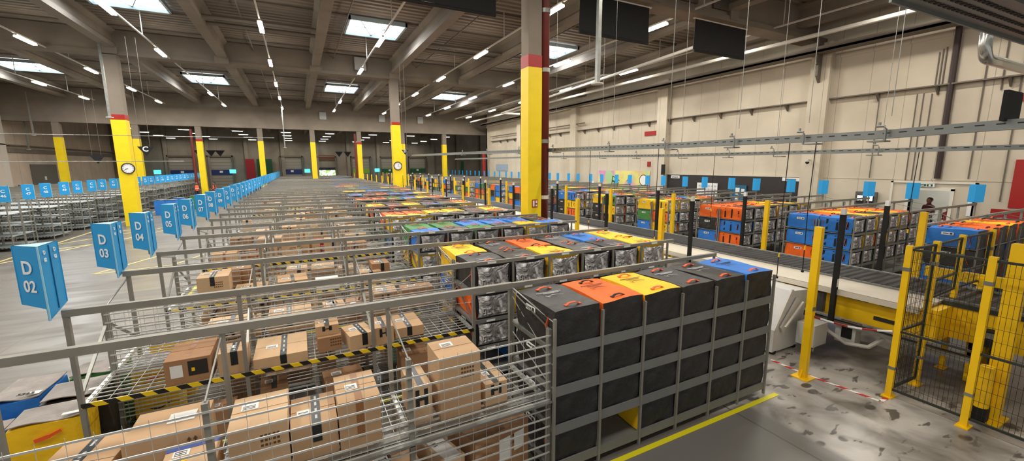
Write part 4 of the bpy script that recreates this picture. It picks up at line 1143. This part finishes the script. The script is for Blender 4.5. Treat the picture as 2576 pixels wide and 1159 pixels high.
# ------------------------------------------------------------------ right wall fittings
t=empty('wall_ledge',(WX,0,6.3),0,'long grey steel ledge with brackets along the right wall','ledge')
MB().box(-.25,0,-2,50,0,.05).build('ledge_rail',M_ledge,t)
for i in range(0,24):
    y=3.6+1.9*i
    MB().prism([(-.38,0),(-.02,0),(-.02,-.32),(-.08,-.32)],y,y+.05,'y').build('bracket',M_ledge,t)
pipe('wall_drain_pipe',[(WX-.35,7.05,10.0),(WX-.18,7.05,7.9),(WX-.12,7.05,2.7)],.10,mat('dark_brown_pipe',(52,38,36),.45),'thick dark brown vertical pipe on the right wall above the doorway')
for i,(y,z0,z1) in enumerate([(7.55,6.35,7.6),(7.45,6.35,7.7),(7.35,6.35,7.75),(9.3,2.68,6.2),(8.05,2.6,6.1),(7.85,2.6,6.1),(7.6,2.6,6.05),(6.2,2.7,8),(5.3,1.9,8),(5.75,5.9,8.3)]):
    pipe('wall_conduit',[(WX-.05,y,z0),(WX-.05,y,z1)],.022,M_ledge,'thin vertical conduit on the right wall, %s of the bunch around the brown pipe'%ORD[i])
t=empty('ceiling_bracket',(WX-.45,11.6,8.2),0,'grey metal bracket hanging at the top of the wall pilaster','bracket')
MB().prism([(-.4,.9),(.3,.9),(.3,-1.1),(.0,-1.1),(-.25,-.8),(-.25,-.3),(-.4,-.3)],-.05,.05,'y').build('bracket_plate',M_ledge,t)
# dark hoarding
t=empty('dark_hoarding',(WX-.12,16.4,0),0,'long black hoarding against the right wall','partition')
MB().box(0,.1,-4.3,4.3,0,2.62).build('hoarding_panel',mat('black_hoarding',(44,38,38),.6,0,.15,2),t)
MB().box(-.02,.1,-4.35,4.35,2.62,2.68).build('cap_rail',M_cream,t)
for (y0,y1,z0,z1,lab,tx) in [(12.15,13.0,2.42,2.60,'white shop sign at the near end of the black hoarding','amazon'),(19.65,20.35,2.38,2.56,'white shop sign at the far end of the black hoarding','amazon')]:
    t=empty('brand_sign',(WX-.16,(y0+y1)/2,(z0+z1)/2),0,lab,'sign'); h=(y1-y0)/2; v=(z1-z0)/2
    MB().box(0,.03,-h,h,-v,v).build('sign_board',M_white,t); text('lettering',tx,.17,M_print,t,(-.005,0,0.0),(0,-1,0),(0,0,1))
def board(y0,y1,z0,z1,m,name,label,cat,extra=None,x=WX-.2):
    t=empty(name,(x,(y0+y1)/2,z0),0,label,cat); h=(y1-y0)/2
    MB().box(0,.05,-h,h,0,z1-z0).build('board_panel',m,t)
    return t
t=board(16.75,18.2,1.2,2.15,M_white,'notice_board','white planning board on the black hoarding','board')
b=MB()
for i in range(6):
    for j in range(4): b.box(-.006,0,-.65+i*.22,-.5+i*.22,.1+j*.2,.22+j*.2)
b.build('pinned_sheet',M_greyprint,t)
t=board(14.9,15.9,1.0,2.1,mat('teal_blue_board',(24,96,130),.5),'notice_board','blue and green notice board on the black hoarding','board')
MB().box(-.006,0,-.1,.15,.55,.95).box(-.006,0,-.4,-.2,.6,.9).box(-.006,0,-.1,.15,.1,.4).build('pinned_sheet',M_white,t)
# mural
t=empty('wall_mural',(WX-.06,25.3,1.3),0,'pastel yellow and pink mural banner on the right wall','banner')
def mat_mural():
    m=bpy.data.materials.new('pastel_mural'); m.use_nodes=True; nt=m.node_tree; b=nt.nodes['Principled BSDF']
    tc=nt.nodes.new('ShaderNodeTexCoord'); v=tc.outputs['Object']
    c=mixc(nt,noise_stack(nt,v,.9,.42,.58,2),lin((226,220,130)),lin((216,196,120))); c=mixc(nt,noise_stack(nt,v,.6,.5,.6,1,0,(1,1,.6)),c,lin((214,150,190))); c=mixc(nt,noise_stack(nt,v,.7,.54,.62,1,0,(1,1.3,1)),c,lin((170,206,150)))
    nt.links.new(c,b.inputs['Base Color']); b.inputs['Roughness'].default_value=.6; return m
MB().box(0,.04,-2.9,2.9,0,1.52).build('banner_cloth',mat_mural(),t)
b=MB(); n=24; b.add([(-.01,-2.3+.42*math.cos(i*2*PI/n),.85+.42*math.sin(i*2*PI/n)) for i in range(n)],[tuple(range(n))]); b.add([(-.012,-2.3+.36*math.cos(i*2*PI/n),.85+.36*math.sin(i*2*PI/n)) for i in range(n)],[tuple(range(n))],1)
b.build('round_emblem',[M_print,M_white],t)
b=MB(); b.bar((-.012,.3,.75),(-.012,1.1,1.1),.06,.01,0,(1,0,0)); b.bar((-.012,1.1,1.1),(-.012,1.2,.3),.06,.01,0,(1,0,0)); b.bar((-.012,.4,.6),(-.012,.6,.1),.08,.01,0,(1,0,0)); b.bar((-.012,.9,.6),(-.012,.8,.1),.08,.01,0,(1,0,0)); b.bar((-.012,.4,.6),(-.012,1.1,.7),.1,.01,0,(1,0,0)); b.bar((-.012,-.6,.85),(-.012,-.9,.5),.03,.01,0,(1,0,0)); b.bar((-.012,-.5,.75),(-.012,-1.1,.8),.03,.01,0,(1,0,0))
b.build('line_drawing',M_print,t)
# exit sign
t=empty('exit_sign',(WX-.1,7.35,2.42),0,'green emergency exit sign above the doorway','sign')
MB().box(0,.06,-.25,.25,-.07,.07).build('sign_body',M_white,t); b=MB().box(-.004,0,-.2,-.02,-.05,.05).box(-.004,0,.0,.2,-.05,.05); b.bar((-.006,.16,0),(-.006,.06,0),.025,.01,1,(1,0,0)); b.box(-.006,-.004,-.14,-.08,-.035,.035,1); b.build('green_pictogram',[mat('exit_green',(10,70,44),.5),M_white],t)
for (y0,y1,z0,z1,m,nm,lab,cat) in [(22.0,23.1,5.35,5.66,M_red,'red_plate','red rectangular plate high on the right wall','plate'),(4.2,5.5,5.45,5.66,M_red,'red_plate','red band high at the right picture edge','plate'),(3.6,5.08,1.7,3.42,M_red,'red_wall_board','tall red panel at the right picture edge','panel'),(22.4,22.7,3.15,3.5,M_red,'fire_sign','small red and white fire sign left of the hoarding','sign'),(45.6,48.8,2.6,3.4,mat('pale_blue_sign',(150,170,190),.5),'information_sign','pale blue information sign at the far end of the right wall','sign'),(28.8,29.1,1.6,1.9,M_white,'paper_notice','small framed notice left of the mural','notice'),(5.9,6.1,1.3,1.95,M_white,'paper_notice','paper notice right of the doorway','notice'),(20.55,20.85,2.6,3.3,M_dark,'loudspeaker','black vertical speaker at the pilaster by the hoarding','speaker')]:
    t=board(y0,y1,z0,z1,m,nm,lab,cat,x=WX-(.06 if nm!='loudspeaker' else .6))
t=board(3.6,5.25,0,1.7,M_red,'red_curtain_panel','low red panel behind the blue boards at the right edge','panel',x=WX-1.0)
# time clock terminals
t=empty('clock_terminal',(WX-.15,9.3,1.5),0,'pair of lit clock-in terminals on the right wall','terminal')
MB().box(0,.1,-.4,.4,-.05,.55).build('terminal_body',mat('grey_terminal',(90,88,84),.5),t)
for y in (-.17,.2): MB().box(-.03,0,y-.13,y+.13,.05,.4).box(-.035,-.03,y-.1,y+.1,.16,.38,1).build('terminal_screen',[M_dark,mat('lit_white_screen',(235,240,245),.4,emit=2.0)],t)
# camera on the pilaster
t=empty('security_camera',(WX-.55,11.6,3.4),0,'white dome security camera on the wall pilaster','camera')
MB().tube([(.1,0,.1),(-.1,0,.1),(-.12,0,0)],.035,8).build('camera_arm',M_tube,t); MB().tube([(-.12,0,0),(-.12,0,-.06),(-.12,0,-.11)],[.08,.08,.03],12).build('camera_dome',M_dark,t)
pipe('wall_rail',[(WX-.3,30,6.9),(WX-.3,50,6.9)],.05,M_ledge,'dark service rail on the far part of the right wall')

# ------------------------------------------------------------------ hanging triangle signs
def tri(x,y,z,s,letter,label):
    t=empty('hanging_triangle_sign',(x,y,z),0,label,'sign','black hanging triangle signs')
    b=MB(); pts=[(-s,0),(s,0),(0,-1.45*s)]
    b.prism([(-s,0),(0,-1.45*s),(s,0)],-.02,.02,'y'); b.build('sign_board',M_dark,t)
    b=MB(); b.prism([(s,0),(0,-1.45*s),(.9*s,.0)],.02,.35*s,'y'); b.build('side_board',M_dark,t)
    if letter: text('lettering',letter,s*1.1,M_signw,t,(0,-.03,-.42*s),(1,0,0),(0,0,1))
    MB().bar((-.6*s,0,0),(-.6*s,0,9.2-z),.012).bar((.6*s,0,0),(.6*s,0,9.2-z),.012).build('suspension_wire',M_ledge,t)
tri(-6.42,26,4.24,.3,'C','black hanging triangle sign with a white C by the left clock column')
tri(5.93,25.9,4.24,.2,'D','black hanging triangle sign with a white D by the middle clock column')
for x,y,s,L_,lab in [(-14.2,45,.45,'','plain black triangle sign in front of the left side wall'),(-10.4,62,.5,'','leftmost small black triangle sign near the far docks'),(-9.2,62,.5,'','middle small black triangle sign near the far docks'),(-8.3,62,.5,'','third small black triangle sign near the far docks'),(5.2,62,.5,'','small black triangle sign right of the open dock'),(6.3,62,.5,'','second small black triangle sign right of the open dock')]:
    tri(x,y,5.2 if y>50 else 4.2,s,L_,lab)

# ------------------------------------------------------------------ far wall docks
def dock(x,colm,label,openp=False):
    t=empty('dock_door',(x,YF-.1,0),0,label,'dock door','loading dock doors on the far wall')
    if openp:
        MB().box(-1.45,1.45,-.05,.0,0,2.55).build('daylight_opening',MATS.get('bo') or M_green2,t)
        MB().box(-1.5,1.5,-.12,0,2.6,3.0).build('dark_header',mat('navy_panel',(34,36,60),.6),t)
        MB().box(-1.5,1.5,-.14,0,4.3,5.1).build('rolled_shutter',mat('rust_shutter',(120,66,50),.6),t)
    else:
        b=MB(); b.box(-1.45,1.45,-.08,0,0,4.6)
        for i in range(9): b.box(-1.45,1.45,-.095,-.08,.5+i*.48,.53+i*.48,1)
        b.build('door_leaf',[mat('grey_dock_shutter',(152,146,134),.6),M_ledge],t)
        MB().box(-1.4,1.4,-.14,-.08,1.95,2.75).box(-.2,.2,-.15,-.14,2.3,2.6,1).build('coloured_panel',[colm,M_white],t)
    b=MB(); b.box(-1.65,-1.5,-.3,0,0,4.9).box(1.5,1.65,-.3,0,0,4.9).box(-1.65,1.65,-.3,0,4.7,4.95); b.build('door_frame',M_ledge,t)
def mat_outdoor():
    m=bpy.data.materials.new('sunlit_foliage_outside'); m.use_nodes=True; nt=m.node_tree; b=nt.nodes['Principled BSDF']
    tc=nt.nodes.new('ShaderNodeTexCoord'); c=mixc(nt,noise_stack(nt,tc.outputs['Object'],3,.45,.55,6),lin((110,150,80)),lin((244,248,220)))
    nt.links.new(c,b.inputs['Base Color']); nt.links.new(c,b.inputs['Emission Color']); b.inputs['Emission Strength'].default_value=1.6; return m
M_green2=mat_outdoor()
NV=mat('navy_dock_panel',(30,44,104),.6); LG=mat('lime_dock_panel',(130,170,50),.6); DG=mat('green_dock_panel',(24,90,50),.6)
for x,m,lab in [(-15.3,NV,'far dock door with dark blue panel, leftmost'),(-10.5,NV,'far dock door with dark blue panel, left of the red curtain'),(-.8,NV,'far dock door with dark blue panel, left of the open dock'),(10.0,LG,'far dock door with lime panel'),(14.9,DG,'far dock door with green panel, left of the clock column'),(20.0,DG,'far dock door with green panel, rightmost')]: dock(x,m,lab)
dock(4.3,None,'open dock door showing bright green foliage outside',True)
tag(MB().box(-7.2,-6.0,YF-.6,YF-.5,1.2,4.4).build('strip_curtain',mat('crimson_curtain',(150,24,34),.6)),'tall red strip curtain on the far wall','curtain')
tag(MB().box(-5.7,-3.6,YF-.5,YF-.4,1.2,4.4).build('strip_curtain',mat('bottle_green_curtain',(16,74,44),.6)),'tall dark green strip curtain on the far wall','curtain')
tag(MB().box(25.4,25.9,YF-9,YF-8.9,1.8,4.0).build('hanging_banner',mat('bottle_green_banner',(16,84,54),.6)),'narrow green banner with a lamp in the far right','banner')
for i,(x,lab) in enumerate([(-17.8,'left of all'),(-8.8,'left of the red curtain'),(1.4,'left of the open dock'),(12.4,'right of the lime panel')]):
    t=empty('status_screen',(x,YF-2,2.5),0,'small glowing turquoise status screen on the far wall, '+lab,'screen'); MB().box(-.4,.4,-.05,0,-.28,.28).build('screen_face',mat('turquoise_screen',(60,210,230),.4,emit=2.5),t)
# guard fence and low clutter in front of the left side wall
t=empty('guard_fence',(-20,50,0),0,'low brown guard fence in front of the left side wall','fence')
b=MB(); b.box(-1,9,0,.05,1.7,1.78).box(-1,9,0,.05,1.0,1.06)
for i in range(6): b.box(-1+i*2,-.93+i*2,0,.06,0,1.8)
b.build('fence_rails',M_ledge,t)

# ------------------------------------------------------------------ people
def person(x,y,z,h,rz,shirt,vest,label,arm=0.0,hair=M_hair,hat=None,sit=False):
    t=empty('person',(x,y,z),rz,label,'person')
    s=h/1.75
    V=[(0,0,.95),(0,0,1.12),(0,0,1.30),(0,0,1.42),(0,0,1.50),(0,-.01,1.56),(0,-.015,1.66),
       (.09,0,.90),(.10,-.02,.50),(.10,.02,.09),(.10,-.11,.04),(-.09,0,.90),(-.10,-.02,.50),(-.10,.02,.09),(-.10,-.11,.04),
       (.17,0,1.40),(.22,.0,1.14),(.20,-.14-arm*.2,1.0+arm*.15),(-.17,0,1.40),(-.22,0,1.14),(-.20,-.16-arm*.2,1.02+arm*.15)]
    Ed=[(0,1),(1,2),(2,3),(3,4),(4,5),(5,6),(0,7),(7,8),(8,9),(9,10),(0,11),(11,12),(12,13),(13,14),(3,15),(15,16),(16,17),(3,18),(18,19),(19,20)]
    Rd=[.13,.125,.15,.13,.06,.075,.10,.095,.065,.05,.04,.095,.065,.05,.04,.06,.05,.035,.06,.05,.035]
    me=bpy.data.meshes.new('body'); me.from_pydata([tuple(c*s for c in v) for v in V],Ed,[]); 
    for m in (shirt,): me.materials.append(m)
    o=obj('body',me,t); md=o.modifiers.new('skin','SKIN'); 
    sv=me.skin_vertices[0] if me.skin_vertices else None
    if sv:
        for i,r in enumerate(Rd): sv.data[i].radius=(r*s,r*s*.85)
        sv.data[0].use_root=True
    o.modifiers.new('sub','SUBSURF').levels=1; o.modifiers['sub'].render_levels=1
    # head with face
    hd=MB(); n=14
    for j in range(1): pass
    rings=[(0,.045),(.03,.062),(.07,.078),(.12,.086),(.17,.082),(.205,.06),(.225,.02)]
    vs=[]; 
    for zz,r in rings:
        for i in range(n):
            a=i*2*PI/n; yy=math.sin(a)*r*1.15; 
            if zz in(.07,) and abs(a-1.5*PI)<.3: yy-=.018
            vs.append((math.cos(a)*r*s,(yy-.01)*s,(1.52+zz)*s))
    fs=[(j*n+i,j*n+(i+1)%n,(j+1)*n+(i+1)%n,(j+1)*n+i) for j in range(len(rings)-1) for i in range(n)]
    hd.add(vs,fs); hd.add([],[]); 
    for a in (-1,1): hd.box(a*.03*s-.01,a*.03*s+.01,-.108*s,-.098*s,1.635*s,1.645*s,1); hd.box(a*.086*s-.01,a*.086*s+.01,-.02*s,.02*s,1.61*s,1.66*s,0)
    hd.box(-.02*s,.02*s,-.105*s,-.095*s,1.572*s,1.58*s,1); hd.prism([(-.012*s,1.6*s),(.012*s,1.6*s),(0,1.64*s)],-.118*s,-.09*s,'y')
    hd.build('head',[M_skin,M_print],t,smooth=True)
    hb=MB(); vs=[]; R2=[(.10,.092),(.15,.096),(.20,.078),(.235,.03)]
    for zz,r in R2:
        for i in range(n): a=i*2*PI/n; vs.append((math.cos(a)*r*s,(math.sin(a)*r*1.15+.012)*s,(1.53+zz)*s))
    hb.add(vs,[(j*n+i,j*n+(i+1)%n,(j+1)*n+(i+1)%n,(j+1)*n+i) for j in range(3) for i in range(n)]+[tuple(3*n+i for i in range(n))])
    hb.build('hair' if not hat else 'cap',hat or hair,t,smooth=True)
    if vest:
        vb=MB(); vs=[]; R3=[(.92,.17,.125),(1.1,.165,.125),(1.3,.2,.14),(1.42,.17,.12),(1.47,.09,.08)]
        for zz,a_,b_ in R3:
            for i in range(n): a=i*2*PI/n; vs.append((math.cos(a)*a_*s,math.sin(a)*b_*s,zz*s))
        vb.add(vs,[(j*n+i,j*n+(i+1)%n,(j+1)*n+(i+1)%n,(j+1)*n+i) for j in range(4) for i in range(n)])
        o=vb.build('hi_vis_vest',vest,t,smooth=True)
        MB().box(-.175*s,.175*s,-.148*s,-.13*s,1.12*s,1.16*s).box(-.175*s,.175*s,.13*s,.148*s,1.12*s,1.16*s).build('reflective_band',mat('silver_reflective_band',(214,214,196),.4),o)
    tb=MB(); 
    for a in (-1,1): tb.tube([(a*.09*s,0,.95*s),(a*.10*s,-.02*s,.5*s),(a*.10*s,.02*s,.1*s)],[.11*s,.085*s,.07*s],10)
    tb.build('trousers',M_cloth,t,smooth=True)
    hb=MB()
    for a in (-1,1):
        q=V[17] if a>0 else V[20]; q=[c*s for c in q]
        hb.tube([(q[0],q[1],q[2]),(q[0],q[1]-.05,q[2]),(q[0],q[1]-.09,q[2]-.005)],[.034*s,.04*s,.03*s],8)
        for f in range(4): hb.tube([(q[0]-.024+f*.016,q[1]-.08,q[2]),(q[0]-.024+f*.016,q[1]-.13+.008*abs(f-1),q[2]-.015),(q[0]-.024+f*.016,q[1]-.15+.012*abs(f-1),q[2]-.035)],[.009,.008,.006],6)
        hb.tube([(q[0]-a*.03,q[1]-.03,q[2]),(q[0]-a*.05,q[1]-.06,q[2]-.005),(q[0]-a*.045,q[1]-.09,q[2]-.012)],[.011,.010,.008],6)
    hb.build('hand',M_skin,t,smooth=True)
    return t
tshirt=mat('dark_tshirt',(36,34,44),.8)
person(-8.95,50.4,0,1.75,.3,tshirt,M_vest,'person in orange vest and dark trousers left of a far yellow column',.2)
person(-7.4,49.6,0,1.75,-1.2,tshirt,M_vest,'person in orange vest seen side-on right of a far yellow column',.5)
person(-4.1,60.0,0,1.7,.2,tshirt,mat('lime_hi_vis',(200,225,60),.6),'person in lime vest and red cap behind the far D signs',.2,hat=M_red)
person(23.9,7.55,0,1.86,-1.9,mat('maroon_shirt',(86,30,34),.8),None,'person in a maroon top with dark hair standing in the doorway',.6)
person(23.3,6.75,0,1.60,1.4,mat('burgundy_jacket',(120,36,34),.8),None,'person in a burgundy jacket leaning at the right side of the doorway',1.0)
tag(MB().box(26.9,27.15,6.2,7.4,.0,1.7).box(26.85,26.9,6.9,7.3,1.2,2.0,1).build('office_locker',[mat('blue_locker',(50,90,130),.5),M_white]),'blue locker in the room behind the doorway','locker')

# ------------------------------------------------------------------ light
# daylight area lights under the skylights, and lamps as emitting diffusers
for (x,y) in [(-6,24),(4.1,23.6),(14.4,23.1),(-6,42.6),(4.1,42.5),(14.4,42.4),(-15.6,23.6),(-16.4,42.7)]:
    ld=bpy.data.lights.new('skylight_daylight','AREA'); ld.shape='RECTANGLE'; ld.size=2.6; ld.size_y=2.2; ld.energy=260; ld.color=(.86,.93,1)
    lo=bpy.data.objects.new('skylight_daylight',ld); COL.objects.link(lo); lo.location=(x,y,10.15)
for (x,y) in [(a,b) for a in (-15.8,-10.8,-5.86,-.93,3.95,9.15,14.15,19.2) for b in (.6,7.5,14.4,21.4,28.4,35.4,42.4,49.4,57,66,75)]:
    ld=bpy.data.lights.new('lamp_light','AREA'); ld.shape='RECTANGLE'; ld.size=.2; ld.size_y=1.5; ld.energy=118 if y<52 else 60; ld.color=(1,.93,.82); ld.spread=PI
    lo=bpy.data.objects.new('lamp_light',ld); COL.objects.link(lo); lo.location=(x,y,9.06 if y<52 else 7.2)
ld=bpy.data.lights.new('office_lamp','POINT'); ld.energy=60; ld.shadow_soft_size=.3; lo=bpy.data.objects.new('office_lamp',ld); COL.objects.link(lo); lo.location=(25.2,7.4,2.6)
wd=bpy.data.worlds.new('World'); sc.world=wd; wd.use_nodes=True
bg=wd.node_tree.nodes['Background']; bg.inputs[0].default_value=(1,.95,.88,1); bg.inputs[1].default_value=.36  # added ambient fill, stands in for light from the unbuilt rest of the hall

# ------------------------------------------------------------------ camera
cd=bpy.data.cameras.new('camera'); cam=bpy.data.objects.new('camera',cd); COL.objects.link(cam)
cd.sensor_width=36; cd.lens=1040/2576*36; cd.clip_start=.05; cd.clip_end=300
M=Matrix(((0.889742,0.074793,-0.450295),(-0.456447,0.137357,-0.879084),(-0.003898,0.987694,0.156351))).to_4x4()
M.translation=Vector((0,0,3.3)); cam.matrix_world=M
sc.camera=cam
sc.view_settings.view_transform='Standard'; sc.view_settings.look='None'; sc.view_settings.gamma=1; sc.view_settings.use_curve_mapping=False
sc.view_settings.exposure=0.5
print('bags',nb[0],'boxes',BOXN[0],'objects',len(bpy.data.objects))
